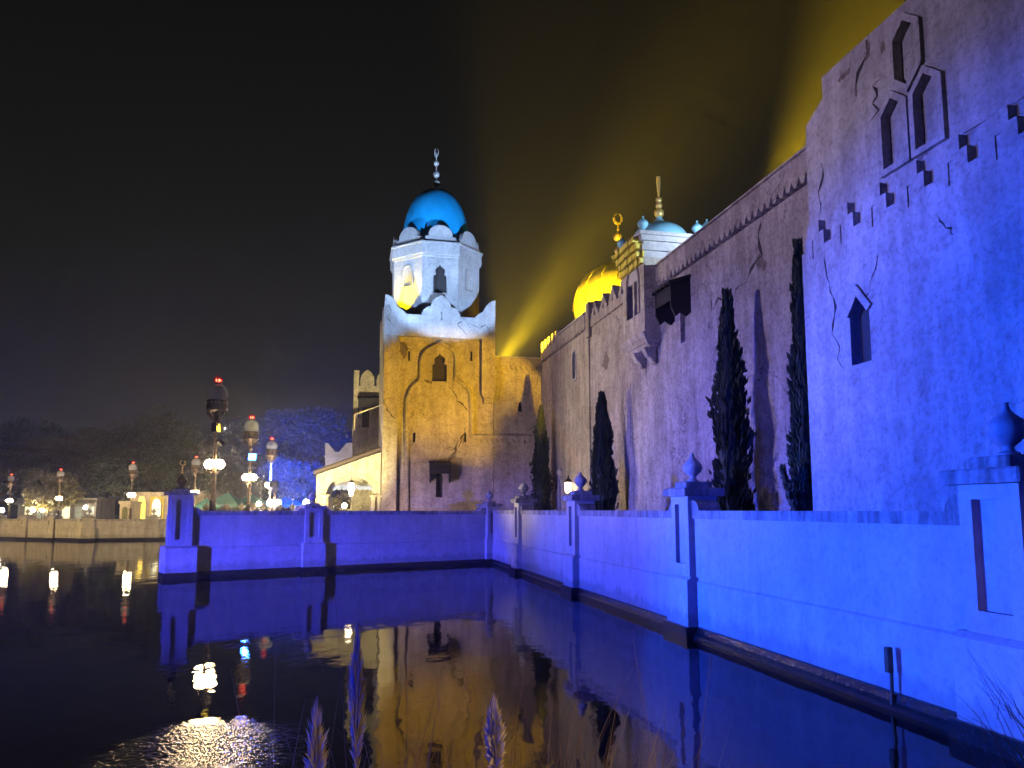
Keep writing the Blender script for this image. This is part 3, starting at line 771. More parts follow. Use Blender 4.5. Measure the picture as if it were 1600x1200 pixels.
kd = MB().lathe([(Rk,ktop-.02),(Rk,ktop+.06)]+[(Rk*math.cos(q)**.95, ktop+.06+.66*math.sin(q)) for q in [rad(v) for v in range(8,70,6)]]+[(.30,ktop+.72),(.19,ktop+.80),(.12,ktop+.9),(.08,ktop+1.0),(.0,ktop+1.02)], 40, 0, kc).build('dome', 'aqua_dome', ok, smooth=True)
kz = ktop+1.0
kt = PR(1037, 268, 10.5)[1]-TZ
MB().tube([(0,kc,kz-.05),(0,kc,kt-.5)], .03, 8).build('finial_rod', 'gold', kd)
for fz, r in ((.12,.17),(.40,.12),(.60,.115)):
    MB().sphere((0,kc,kz+fz), r, 14, 9).build('finial_bead', 'gold', kd, smooth=True)
MB().lathe([(.03,kz+.75),(.055,kz+.95),(.06,kz+1.1),(.075,kz+1.25),(.07,kz+1.45),(.03,kt),(.0,kt+.02)], 12, 0, kc).build('finial_tip', 'gold', kd, smooth=True)
for (x, y) in ((xb+.0, yf+.0), (xa-.0, yf+.0), (xa, 1.4), (xb, 1.4)):
    onion(ok, x, y, ktop+.0, .95, 'aqua_dome', 'corner_finial')

# golden dome behind the far stretch
gdp = at(968, 500, 41.0)
gd = thing('golden_dome', (gdp.x, gdp.y, 9.4), TH, 'large golden dome glowing behind the crenellated wall', 'dome')
gz = gdp.z-9.4
MB().lathe([(2.35,0),(2.35,gz-.1)], 32).build('dome_drum', 'pale_plaster', gd)
gzt = at(963, 415, 41.0).z-9.4
gm = MB().lathe([(2.3,gz-.1),(2.45,gz+.2),(2.52,gz+.6)]+[(2.52*math.cos(q)**.9, gz+.6+(gzt-gz-.6)*math.sin(q)) for q in [rad(v) for v in range(8,84,6)]]+[(.2,gzt),(.12,gzt+.15),(0,gzt+.16)], 40).build('dome_shell', 'gold_paint', gd, smooth=True)
for k in range(16):
    q0 = 2*math.pi*k/16
    MB().tube([((2.54*math.cos(q)**.9)*math.cos(q0), (2.54*math.cos(q)**.9)*math.sin(q0), gz+.6+(gzt-gz-.58)*math.sin(q)) for q in [rad(v) for v in range(0,84,9)]], .045, 5).build('rib', 'gold_paint', gm)
gtt = at(963, 335, 41.0).z-9.4; gh = gtt-gzt
MB().tube([(0,0,gzt),(0,0,gtt-.5)], .045, 8).build('finial_rod', 'gold', gm)
MB().lathe([(.5,gzt-.15),(.62,gzt+.05),(.4,gzt+.2),(.3,gzt+.35),(.42,gzt+.5),(.2,gzt+.62)], 18).build('finial_foot', 'gold_paint', gm, smooth=True)
for fr, r in ((.30,.24),(.55,.26),(.70,.08)):
    MB().sphere((0,0,gzt+gh*fr), r, 14, 9).build('finial_bead', 'gold', gm, smooth=True)
MB().tube([(.22*math.cos(q), 0, gtt-.25+.3*math.sin(q)) for q in [rad(v) for v in range(-250,71,32)]], [.03,.06,.07,.08,.085,.08,.075,.07,.06,.045,.02], 7).build('finial_crescent', 'gold', gm, smooth=True)
for (px, py, a, lab) in ((1105, 366, 12.2, 'small pale onion finial peeping over the wall coping right of the kiosk'),):
    u_, z_ = PR(px, py, a); p_ = AU(a, u_, z_-1.2)
    t = thing('roof_finial', p_, TH, lab, 'finial'); MB().bbox(-.2,.2,-.2,.2,0,1.2).build('pedestal', 'pale_plaster', t); onion(t, 0, 0, 1.2, .95, 'aqua_dome', 'onion')
# flat roof deck behind the walls
rd = thing('roof_terrace', AU(10.7, 24, 9.2), TH, 'flat roof terrace behind the castle wall parapet', 'terrace')
MB().box(.3, 14, -16, 22, 0, .12).build('deck', 'paving', rd)
MB().box(-3.0, -.25, 15.9, 21, 0, .115).build('deck', 'paving', rd)

# ================================================================== BASTION (right foreground)
AB = 8.5; UB = 11.0
bs = thing('bastion', AU(AB, UB, TZ), RZR, 'massive plaster bastion at right with honeycomb niches and stepped relief band', 'bastion')
def bp_(px, py): return rp(px, py, AB, UB)
xe0 = bp_(1262,300)[0]; xe1 = bp_(1284,130)[0]; xend = UB-1.5
zt_ = bp_(1300,106)[1]; zs1 = bp_(1284,154)[1]; zs0 = bp_(1261,196)[1]
face = [(xe0+.03,-.1),(xe0,zs0-.4),(xe0+.04,zs0),(xe1,zs1),(xe1,zt_),(xend,zt_),(xend,-.1)]
cx_ = UB-9.72
def hexa(cx, z0, z1, w, sl_=.24, flat=False):
    return [(cx-w/2,z0+(0 if flat else sl_)),(cx-w/2,z1-sl_),(cx,z1),(cx+w/2,z1-sl_),(cx+w/2,z0+(0 if flat else sl_))]+([] if flat else [(cx,z0)])
hs = (AB/8.4)
ucx = UB-9.78
hx_top = hexa(ucx, 9.0-TZ, 10.12-TZ, .50)
hx_l = hexa(ucx-.36, 7.88-TZ, 9.02-TZ, .50, flat=True)
hx_r = hexa(ucx+.36, 7.88-TZ, 9.02-TZ, .50, flat=True)
wx, wz = bp_(1350, 570); wx += .13
wpo = [(wx-.25,wz),(wx+.25,wz),(wx+.25,bp_(1359,486)[1]),(wx,bp_(1341,468)[1]),(wx-.25,bp_(1359,486)[1])]
MB().prism(face, 0, 1.6).build('wall', 'bastion_plaster', bs, cuts=[MB().prism(h_, -.3, .10) for h_ in (hx_top, hx_l, hx_r)]+[MB().prism(wpo, -.3, .10)])
for h_ in (hx_top, hx_l, hx_r):
    cxm = sum(p[0] for p in h_)/len(h_); czm = sum(p[1] for p in h_)/len(h_)
    MB().strip([(cxm+(x-cxm)*1.16, czm+(z-czm)*1.07) for x, z in h_], .10, -.075-.004*rnd.random(), .01, closed=True).build('niche_frame', 'bastion_plaster', bs)
pr_ = .14
hd = [(wpo[4][0]-.05, wpo[4][1]+.0),(wx, wpo[3][1]+.10),(wpo[2][0]+.05, wpo[2][1]+.0)]
MB().strip(hd, .13, -.05-pr_, -pr_+.02).build('window_hood', 'bastion_plaster', bs)
MB().prism([(wx+(x-wx)*.96, wz+(z-wz)*.98+.01) for x, z in wpo], .06, .095).build('window', 'shutter_wood', bs)
# stepped relief: lower wall layer stands proud, its top edge notched in steps
zr = 7.62-TZ; PDD = .825
x = bp_(1262,370)[0]+.0
prof = [(x, 2.0-TZ)]
k0 = x
while x < xend-.9:
    prof += [(x, zr-.42), (x+.10, zr-.42), (x+.10, zr-.16), (x+.20, zr-.16), (x+.20, zr+.06), (x+.56, zr+.06), (x+.56, zr-.16), (x+.69, zr-.16), (x+.69, zr-.42)]
    x += PDD
prof += [(x, zr-.42), (x, 2.0-TZ)]
nslots = [MB().box(k0+PDD*k+.33, k0+PDD*k+.43, -pr_-.3, -pr_+.022, zr-.60, zr-.26) for k in range(int((x-k0)/PDD+.1))]
MB().prism(prof, -pr_, .0-.002).build('stepped_relief', 'bastion_plaster', bs, cuts=nslots+[MB().prism(wpo, -.4, .3)])
# right-hand slab beyond the vertical joint
jx = bp_(1448,98)[0]; jx2 = bp_(1484,160)[0]
MB().prism([(jx+.03,9.2-TZ),(jx+.03,zt_+.9),(xend,zt_+.9),(xend,zr+.10),(jx2+.03,zr+.10),(jx2+.02,9.0-TZ)], -.03, -.003).build('upper_slab', 'bastion_plaster', bs)
MB().box(jx+.1, xend, .0, 1.6, zt_+.003, zt_+.9).build('upper_block', 'bastion_plaster', bs)
crack_line(bs, [bp_(*q) for q in ((1283,255),(1287,275),(1280,300),(1284,320),(1281,345))], 0, .035)
crack_line(bs, [bp_(*q) for q in ((1299,395),(1301,415),(1307,445),(1312,462),(1316,480),(1312,520),(1322,545),(1320,560),(1328,576))], -pr_, .03)
crack_line(bs, [bp_(*q) for q in ((1383,400),(1380,420),(1374,432),(1371,455),(1365,465))], -pr_, .03)
crack_line(bs, [bp_(*q) for q in ((1480,340),(1488,350),(1500,360),(1503,368))], -pr_, .04)
crack_line(bs, [bp_(*q) for q in ((1355,62),(1356,85),(1340,115),(1338,150))], 0, .05)
crack_line(bs, [bp_(*q) for q in ((1380,118),(1365,135),(1370,150),(1362,165),(1375,170),(1360,190))], 0, .035)
bare_patch(bs, [bp_(*q) for q in ((1308,126),(1328,104),(1329,113),(1320,122),(1312,128))], 0)
bare_patch(bs, [bp_(*q) for q in ((1352,62),(1358,66),(1360,85),(1352,98),(1354,78))], 0)
bare_patch(bs, [bp_(*q) for q in ((1380,60),(1384,76),(1378,84),(1376,70))], 0)
bare_patch(bs, [bp_(*q) for q in ((1432,246),(1446,230),(1462,222),(1452,238),(1436,252))], 0)

# ================================================================== PORTICO left of the tower
UPo = 39.8; AP = -1.42
pt = thing('portico', AU(AP, UPo, TZ), TH, 'cream portico with ogee arch and sloping tiled roof beside the tower', 'portico')
def pp(px, py, u=UPo): a, z = PT(px, py, u); return a-AP, z-TZ
pw = A0-AP-.03
zl0 = pp(495,742)[1]; zl1 = pp(597,706)[1]
spz = pp(547,775)[1]
acx = pp(547,770)[0]; ahw = (pp(583,770)[0]-pp(510,770)[0])/2
R = [(ahw*.92, -.2),(ahw*.92, spz-.05),(ahw*.86,spz),(ahw*1.0,spz+.08),(ahw*1.0,spz+.25),(ahw*.93,spz+.48),(ahw*.78,spz+.70),(ahw*.55,spz+.86),(ahw*.30,spz+.95),(ahw*.10,spz+1.02)]
aro = [(acx+x, z) for x, z in R]+[(acx, spz+1.10)]+[(acx-x, z) for x, z in R[::-1]]
MB().prism([(0,-.1),(0,zl0),(pw,zl1),(pw,-.1)], 0, .35).build('arch_wall', 'tower_plaster', pt, cuts=[MB().prism(aro, -.3, .8)])
MB().strip([(acx+(x-acx)*1.13, z+.10*(z > spz)) for x, z in aro[1:-1]], .09, -.06, .01).build('arch_moulding', 'tower_plaster', pt)
MB().strip([(.14,spz+.1),(.14,zl0-.16),(pw-.1,zl1-.2),(pw-.1,spz+.1)], .05, -.04, .01).build('panel_moulding', 'tower_plaster', pt)
MB().lathe([(.24,0),(.24,.05)], 20).build('medallion', 'tower_plaster', pt).rotation_euler = (rad(90),0,0)
pt.children[-1].location = (acx, .0, spz+1.36)
for xx in (acx-ahw-.06, acx+ahw+.03, acx+ahw+.30):
    cl = MB().lathe([(.15,-.0),(.15,.9),(.12,1.0),(.1,1.05),(.1,spz-.2),(.14,spz-.14),(.17,spz-.04)], 14, xx, -.10).build('column', 'tower_plaster', pt, smooth=True)
    MB().bbox(xx-.19, xx+.19, -.28, .0, spz-.038, spz+.07).build('capital', 'tower_plaster', cl)
ro = MB().prism([(-.12,zl0+.0),(-.12,zl0+.13),(pw-.0,zl1+.17),(pw-.0,zl1+.04)], -.35, 3.2).build('roof', 'roof_tile', pt)
for k in range(13):
    y = -.3+k*.27
    MB().tube([(-.14, y, zl0+.14), (pw-.02, y, zl1+.18)], .075, 6).build('tile_row', 'roof_tile', ro)
# far arch of the portico and the fabric valance
aro2 = [(acx+.12+(x-acx)*.96, z*.96) for x, z in aro]
MB().prism([(0,-.1),(0,zl0-.1),(pw,zl1-.1),(pw,-.1)], 2.8, 3.1).build('back_wall', 'pale_plaster', pt, cuts=[MB().prism(aro2, 2.4, 3.6)])
for k in range(9):
    x = .45+k*.27
    MB().prism([(x,spz+.62),(x+.26,spz+.62),(x+.26,spz+.42),(x+.13,spz+.34),(x,spz+.42)], 2.62, 2.66).build('valance_flap', 'cloth_blue', pt)
# hanging lantern in the arch
lt = thing('hanging_lantern', AU(AP+acx+.05, UPo-.02, TZ+spz+.28), TH, 'lit lantern hanging in the portico arch', 'lantern')
MB().lathe([(.02,-.3),(.09,-.22),(.12,-.1),(.02,-.08)], 10).build('lower_glass', 'lantern_glow', lt, smooth=True)
MB().lathe([(.08,-.06),(.15,.0),(.15,.32),(.1,.38)], 10).build('glass', 'lantern_glow', lt, smooth=True)
MB().lathe([(.17,.38),(.12,.46),(.03,.52)], 10).build('cap', 'iron', lt, smooth=True)
MB().tube([(0,0,.5),(0,0,.86)], .012, 5).build('chain', 'iron', lt)

# small turret behind and blue stepped gable beyond
UT2 = 46.; aT2 = PT(553,600,UT2)[0]
tt = thing('small_turret', AU(aT2, UT2, TZ), TH, 'slim cream turret with pointed merlons and wooden window hood, left of the tower', 'turret')
def t2(px, py): a, z = PT(px, py, UT2); return a-aT2, z-TZ
ztt = t2(575,603)[1]; w2 = 2.6
lo2 = slit(t2(571,668)[0], t2(571,668)[1], .42, 1.55)
MB().box(0, w2, 0, 2.4, -.1, ztt).build('wall', 'tower_plaster', tt, cuts=[cutter(lo2, 0, .3)])
window(tt, lo2, 0, .3)
hood(tt, t2(574,640)[0]+.08, t2(574,640)[1]-.02, 0, 1.2)
mo2 = [(-.4,0),(-.42,.35),(-.36,.6),(-.22,.82),(0,.98),(.22,.82),(.36,.6),(.42,.35),(.4,0)]
m2 = MB().prism(mo2, 0, .25).build('merlon', 'tower_plaster', tt); m2.location = (t2(574,600)[0], 0, ztt+.002)
for (x, y, r) in ((t2(574,600)[0]+.95, 0, 0), (t2(574,600)[0]+1.6, 0, 0), (0.25, .62, 90), (0.25, 1.5, 90)):
    inst(m2, 'merlon', tt, (x, y, ztt+.002), (0,0,rad(r)))
MB().box(0, .30, 0, .25, ztt+.002, ztt+.92).build('corner_merlon', 'tower_plaster', tt)
UG = 50.; aG = PT(508,700,UG)[0]
gg = thing('stepped_gable', AU(aG, UG, TZ), TH, 'pale wall with stepped notch glowing blue behind the portico roof', 'wall')
def g2(px, py): a, z = PT(px, py, UG); return a-aG, z-TZ
ga = [g2(508,800), g2(508,692), g2(514,692)]
steps = 5
for k in range(steps): ga += [g2(514+k*2.2, 692+(k+1)*2.8), g2(514+(k+1)*2.2, 692+(k+1)*2.8)]
for k in range(steps): ga += [g2(531+k*2.4, 706-k*2.8), g2(531+k*2.4, 706-(k+1)*2.8)]
ga += [g2(556,692), g2(556,800)]
gcx = g2(531,790)[0]
MB().prism(ga, 0, .5).build('gable_wall', 'pale_plaster', gg, cuts=[MB().prism(pointed(gcx+.15, -.5, 1.7, 3.2, .6), -.4, 1.)])
MB().strip(pointed(gcx+.15, -.1, 1.86, 2.9, .6), .12, -.08, .01).build('arch_moulding', 'pale_plaster', gg)
zg = g2(530,712)[1]
MB().box(-.06, g2(556,700)[0], -.06, -.002, zg-.12, zg).build('string_course', 'pale_plaster', gg)

# ================================================================== WALL LANTERN
p_ = AU(AW-.30, PR(888,760,AW-.3)[0], 0); zwl = PR(888,770,AW-.3)[1]
wl = thing('wall_lantern', (p_.x, p_.y, zwl), RZR, 'small lit lantern on a bracket beside the arched door of the long wall', 'lantern')
MB().lathe([(.10,0),(.14,.02),(.17,.42),(.12,.46)], 8).build('glass', 'lantern_glow', wl)
MB().lathe([(.2,.46),(.15,.55),(.05,.66),(.02,.8)], 8).build('cap', 'iron', wl)
MB().tube([(0,0,.0),(0,.02,-.15),(0,.18,-.3),(0,.29,-.2)], .02, 6).build('bracket', 'iron', wl)

# ================================================================== LAMP POSTS
def make_lamp():
    t = thing('lamp_post', (0,0,0), 0, 'x', 'lamp post', 'ornate lamp posts along the promenade')
    MB().lathe([(.34,0),(.34,.12),(.26,.2),(.2,.3),(.22,.42),(.15,.52),(.17,.85),(.2,.92),(.15,1.0),(.13,1.6),(.17,1.66),(.12,1.74)], 12).build('base', 'bronze', t, smooth=True)
    MB().lathe([(.10,1.7),(.085,3.4),(.11,3.44),(.075,3.5),(.065,4.9),(.11,4.94),(.11,5.0)], 12).build('pole', 'post_paint', t, smooth=True)
    for sg in (-1, 1):
        ar = MB().tube([(0,0,2.95),(sg*.1,0,2.86),(sg*.2,0,2.9),(sg*.22,0,3.02)], .022, 6).build('arm', 'bronze', t)
        MB().lathe([(.06,3.0),(.09,3.03),(.09,3.07)], 10, sg*.215, 0).build('globe_holder', 'bronze', ar)
        MB().sphere((sg*.215,0,3.24), .2, 12, 8).build('globe', 'lamp_globe', t, smooth=True)
    bk = MB().lathe([(.07,5.0),(.12,5.06),(.09,5.2),(.14,5.3),(.24,5.42),(.36,5.5),(.42,5.56)], 14).build('basket', 'bronze', t, smooth=True)
    for k in range(10):
        q = 2*math.pi*k/10
        MB().tube([(.1*math.cos(q),.1*math.sin(q),5.1),(.3*math.cos(q),.3*math.sin(q),5.3),(.44*math.cos(q),.44*math.sin(q),5.52)], .025, 5).build('basket_rib', 'bronze', bk)
    bd_ = MB().lathe([(.44,5.56),(.46,5.58),(.46,5.64),(.44,5.66),(.44,5.96),(.46,5.98),(.46,6.03),(.42,6.04)], 24).build('band', 'bronze', t, smooth=True)
    for k in range(16):
        q = 2*math.pi*k/16
        MB().sphere((.455*math.cos(q),.455*math.sin(q),5.9), .018, 6, 4).build('rivet', 'gold', bd_)
    gl = MB().lathe([(.36,6.04),(.42,6.12),(.455,6.25),(.45,6.40),(.40,6.55),(.30,6.68),(.16,6.75),(.08,6.76)], 24).build('lantern_glass', 'clear_glass', t, smooth=True)
    MB().lathe([(.09,6.04),(.13,6.12),(.15,6.3),(.14,6.46),(.09,6.58),(.04,6.64)], 12).build('core', 'iron', gl, smooth=True)
    cr = MB().lathe([(.12,6.76),(.14,6.8),(.12,6.84)], 12).build('crown', 'bronze', t, smooth=True)
    MB().lathe([(.07,6.84),(.13,6.87),(.14,6.93),(.09,6.97)], 10).build('red_light', 'red_glow', cr, smooth=True)
    for k in range(7):
        q = 2*math.pi*k/7+.3
        MB().tube([(.12*math.cos(q),.12*math.sin(q),6.84),(.19*math.cos(q),.19*math.sin(q),6.98),(.15*math.cos(q),.15*math.sin(q),7.08+.05*(k%3))], [.04,.035,.006], 5).build('flame_petal', 'flame_glass', cr)
    return t
lamp0 = make_lamp()
LAMPS = [(332, 31.5, 590, 'tallest and nearest ornate lamp post, yellow floodlight clamped under its glass globe'),
         (388, 44.0, 649, 'second ornate lamp post from the right pier, blue floodlight on its pole'),
         (421, 57.0, 683, 'ornate lamp post third in the near row, in front of the blue glow'),
         (303, 66.0, 712, 'dim ornate lamp post standing between the end pier and the nearest lamp post'),
         (204, 67.0, 721, 'ornate far lamp post just left of the cream kiosk'),
         (91, 66.0, 732, 'ornate far lamp post second from the left edge'),
         (14, 66.0, 740, 'ornate far lamp post at the left edge of the picture')]
lamp_pos = []
for i, (px, Y, top, lab) in enumerate(LAMPS):
    o = lamp0 if i == 0 else copy_tree(lamp0)
    p = at(px, 797, Y); zt__ = at(px, top, Y).z
    o.location = (p.x, p.y, TZ); s = (zt__-TZ)/7.05; o.scale = (s, s, s); o.rotation_euler = (0,0,rad(12 if i < 2 else rnd.uniform(-8,8)))
    o['label'] = lab; lamp_pos.append((p, s))
# slim post with blue flood beside lamp three
pb = at(428, 797, 55.)
bpst = thing('floodlight_post', (pb.x, pb.y, TZ), 0, 'slim post with two globes and a blue flood next to the third lamp post', 'lamp post')
zb_ = at(428,783,55).z-TZ
hb_ = at(428,756,55).z-TZ
MB().lathe([(.2,0),(.2,.1),(.1,.2),(.09,1.6),(.06,1.7),(.05,hb_)], 10).build('pole', 'bronze', bpst)
for sg in (-1,1):
    MB().tube([(0,0,hb_-1.75),(sg*.2,0,hb_-1.78),(sg*.28,0,hb_-1.55)], .02, 5).build('arm', 'bronze', bpst)
    MB().sphere((sg*.28,0,hb_-1.35), .22, 12, 8).build('globe', 'lamp_globe_white', bpst, smooth=True)

# ================================================================== FLOODLIGHTS
BLUE = (.025,.06,1.); LAV = (.42,.46,1.); YEL = (1,.62,.02)
# small blue flood clamped on the second lamp post
pB = at(394, 714, 43.6)
floodlight(pB, AU(9, 25, 2.6), 5000, (.035,.09,1.), 60, 'blue_lens', 'blue floodlight clamped to the second lamp post', blend=1., radius=.12, size=.5)
pB2 = at(428, 756, 54.8)
floodlight(pB2, at(535, 680, 78), 420000, (.015,.07,1.), 58, 'blue_lens', 'blue floodlight on the slim post beside the third lamp post', blend=.6, size=.6)
# blue floods on the left bank, washing the right-hand walls
floodlight((-22.6, 12.6, 3.6), AU(8.0, 10.0, 1.9), 108000, (.012,.075,1.), 30, 'blue_lens', 'blue floodlight on the left bank aimed at the bastion', blend=.75, radius=.12, ground=0)
floodlight((-23.4, 12.9, 3.0), AU(8.4, 21.0, .8), 64000, (.03,.06,1.), 36, 'blue_lens', 'blue floodlight on the left bank aimed at the long wall', blend=1., radius=.12, ground=0)
# yellow flood clamped on the nearest lamp post
pY = at(341, 668, 31.5)
floodlight(pY, AU(10, 29, 7.0), 6200, (1,.82,.52), 56, 'yellow_lens', 'yellow floodlight clamped high on the nearest lamp post', blend=.8, size=.5)
# terrace flood behind the right-hand wall, washing the tower yellow over an added beam blocker
floodlight(AU(9.3, 27.6, 1.75), AU(6.2, 39., 5.3), 14500, (1,.56,.004), 50, 'yellow_lens', 'yellow floodlight on the terrace behind the long wall', blend=.2, ground=TZ, radius=.11)
t = thing('beam_blocker', AU(8.95, 28.75, TZ), rad(104)+TH, 'added low block on the terrace that cuts the floodlight beam', 'blocker')  # added, out of view: cuts off the lower part of the yellow beam
MB().bbox(-.2,.2,-.13,1.5,0,.88).build('low_block', 'fence_plaster', t)
MB().bbox(-.2,.2,-1.3,-.14,0,1.12).build('raised_block', 'fence_plaster', t)
# lavender flood across the lake
floodlight((-35, 6, 6.0), AU(8.6, 23.5, 8.5), 34000, (.80,.66,1.), 44, 'blue_lens', 'pale blue floodlight on a post across the lake', blend=.7, ground=0, radius=.03, visor=(.6, 4.3))
floodlight((-35.6, 5.4, 6.2), AU(8.5, 10.0, 11.2), 20000, (.50,.42,1.), 17, 'blue_lens', 'pale blue floodlight across the lake aimed at the top of the bastion', blend=.8, ground=0, radius=.05)
floodlight(AU(-.6, 33.6, 1.7), AU(5.0, 39, 3.4), 1500, (1,.70,.85), 62, 'yellow_lens', 'added rosy floodlight on the terrace in front of the tower foot', blend=.9, ground=TZ)  # added flood that warms the lower tower front
floodlight((-10, -6, 3.0), AU(6.6, 15, 1.4), 16000, (.005,.03,1.), 44, 'blue_lens', 'added blue floodlight behind the camera on the near bank', blend=1., ground=.7)  # added flood, puts blue on the camera-side pier faces
# blue flood for the near-facing wall
floodlight((-24, 6, 2.2), (-6.5, 30.5, -3.4), 190000, (.055,.06,1.), 31, 'blue_lens', 'blue floodlight on a post on the near bank', blend=1., ground=0)
# roof floods
floodlight(AU(8.0, 41.0, 10.1), AU(11.6, 16, 12.2), 5200000, (1,.64,.008), 29, 'yellow_lens', 'yellow floodlight on the castle roof behind the wing wall', blend=1., ground=9.3)
floodlight(AU(8.25, 41.6, 10.1), AU(11.0, 30, 15.0), 80000, (1,.64,.008), 85, 'yellow_lens', 'added second yellow floodlight on the castle roof behind the wing wall, aimed higher', blend=1., ground=9.3)  # added wide flood for the broad yellow glow in the haze
floodlight(AU(12.3, 21.3, 10.5), AU(12.7, 15.7, 13.0), 560000, (1,.62,.006), 48, 'yellow_lens', 'yellow floodlight on the roof terrace right of the kiosk', blend=1., ground=9.3)
floodlight(AU(A0+.95, U0+1.1, 12.9), AU(A0+1.7, U0+1.9, 15.4), 1500, (1,.72,.0), 110, 'yellow_lens', 'yellow floodlight behind the left corner of the tower parapet', blend=.6, size=.22)
floodlight(AU(11.8, 20.6, 10.7), AU(10.5, 23.3, 11.2), 1100, (.55,.72,1.), 100, 'blue_lens', 'pale blue floodlight on the castle roof below the kiosk', blend=.6, size=.25, ground=9.3)
# cool flood on the terrace aimed at the tower top
floodlight(AU(7.7, 22.5, 1.8), AU(A0+2.9, U0+.6, 16.5), 50000, (.34,.55,1.), 24, 'blue_lens', 'pale blue floodlight on the terrace aimed at the tower top', blend=.25, ground=TZ, size=.25)
floodlight(at(341, 668, 31.5)+Vector((.1,0,-.6)), AU(A0+2.7, U0+2.5, 18.4), 15000, (.34,.55,1.), 32, 'blue_lens', 'added pale blue floodlight clamped below the yellow one on the nearest lamp post', blend=.5, size=.3)  # added flood, brightens the left side of the dome
# gold dome and its roofs
floodlight(AU(11.25, 33.4, 9.8), AU(13.6, 38.6, 13.4), 15000, (1,.70,.01), 80, 'yellow_lens', 'yellow floodlight on the castle roof below the golden dome', blend=.6, ground=9.3, size=.25)
floodlight(AU(-3.4, 45.5, 1.9), AU(-.9, 50, 5.2), 900, (.12,.25,1.), 60, 'blue_lens', 'added blue floodlight beside the portico aimed at the stepped gable', blend=.7, ground=TZ, size=.25)  # added flood that turns the gable front blue
# warm flood in front of the portico
floodlight(AU(-1.2, 34.0, 1.7), AU(-.1, 42, 5.8), 10500, (1,.84,.38), 60, 'yellow_lens', 'warm floodlight on the terrace in front of the portico', blend=.7, ground=TZ)
floodlight((-6.5, .6, 2.2), (-.6, 3.2, 1.25), 120, (.5,.42,1.), 34, 'blue_lens', 'added small lavender floodlight on the near bank beside the pampas grass', blend=.8, ground=.7, size=.2)  # added flood to brighten the plumes
floodlight((3.0, 2.0, 1.35), AU(6.3, 6.7, .7), 75, (1,.66,.42), 40, 'yellow_lens', 'small warm spotlight on the near bank aimed at the nearest pier base', blend=.9, ground=.7, size=.14)
floodlight((2.4, 1.2, 1.5), (.5, 3.5, .80), 420, (1,.62,.22), 60, 'yellow_lens', 'small warm spotlight on the near bank aimed at the reeds', blend=.9, ground=.7, size=.14)
# warm flood on the left bank for the far shore wall
floodlight((-46, 38, 3.5), (-33, 62, 1.0), 26000, (1,.74,.34), 60, 'yellow_lens', 'warm floodlight on the left bank facing the far wall', blend=.8, ground=0)

# ================================================================== TREES
def leaf_quads(m_, c, r, n, size, sy=1., sz=1., up=False):
    for _ in range(n):
        while True:
            v = Vector((rnd.uniform(-1,1), rnd.uniform(-1,1), rnd.uniform(-1,1)))
            if .25 < v.length < 1: break
        p = Vector(c)+Vector((v.x*r, v.y*r*sy, v.z*r*sz))
        a = Vector((rnd.uniform(-1,1), rnd.uniform(-1,1), rnd.uniform(-1,1))).normalized()
        b_ = a.cross(Vector((rnd.uniform(-1,1), rnd.uniform(-1,1), rnd.uniform(-1,1)))).normalized()
        s = size*rnd.uniform(.6,1.3)
        m_.add([p-a*s, p+b_*s*.5, p+a*s, p-b_*s*.5], [(0,1,2,3)])
def raw(m_, name, mat, parent):
    me = bpy.data.meshes.new(name); me.from_pydata(m_.v, [], m_.f); o = bpy.data.objects.new(name, me); COL.objects.link(o)
    me.materials.append(M[mat]); o.parent = parent; return o
def tree(pos, h, r, mat, label, n=58, leaf=.20, trunk=.3, per=140, group='trees across the lake'):
    t = thing('broadleaf_tree', pos, 0, label, 'tree', group)
    tm = MB(); th_ = h*.42
    tm.tube([(0,0,-.1),(rnd.uniform(-.2,.2),rnd.uniform(-.2,.2),th_*.5),(rnd.uniform(-.3,.3),rnd.uniform(-.3,.3),th_),(rnd.uniform(-.5,.5),0,h*.8)], [trunk,trunk*.75,trunk*.55,trunk*.15], 8)
    cm = MB()
    for k in range(n):
        while True:
            v = Vector((rnd.uniform(-1,1), rnd.uniform(-1,1), rnd.uniform(-1,1)))
            if v.length < 1: break
        c = Vector((v.x*r, v.y*r, h*.62+v.z*h*.36)); 
        if k < 12: tm.tube([(0,0,th_*rnd.uniform(.6,1.)), (c.x*.5, c.y*.5, th_+(c.z-th_)*.55), c], [trunk*.35,trunk*.2,.03], 5)
        leaf_quads(cm, c, r*rnd.uniform(.2,.36), per, leaf, 1, .75)
    raw(tm, 'trunk', 'bark', t); raw(cm, 'crown', mat, t)
    return t
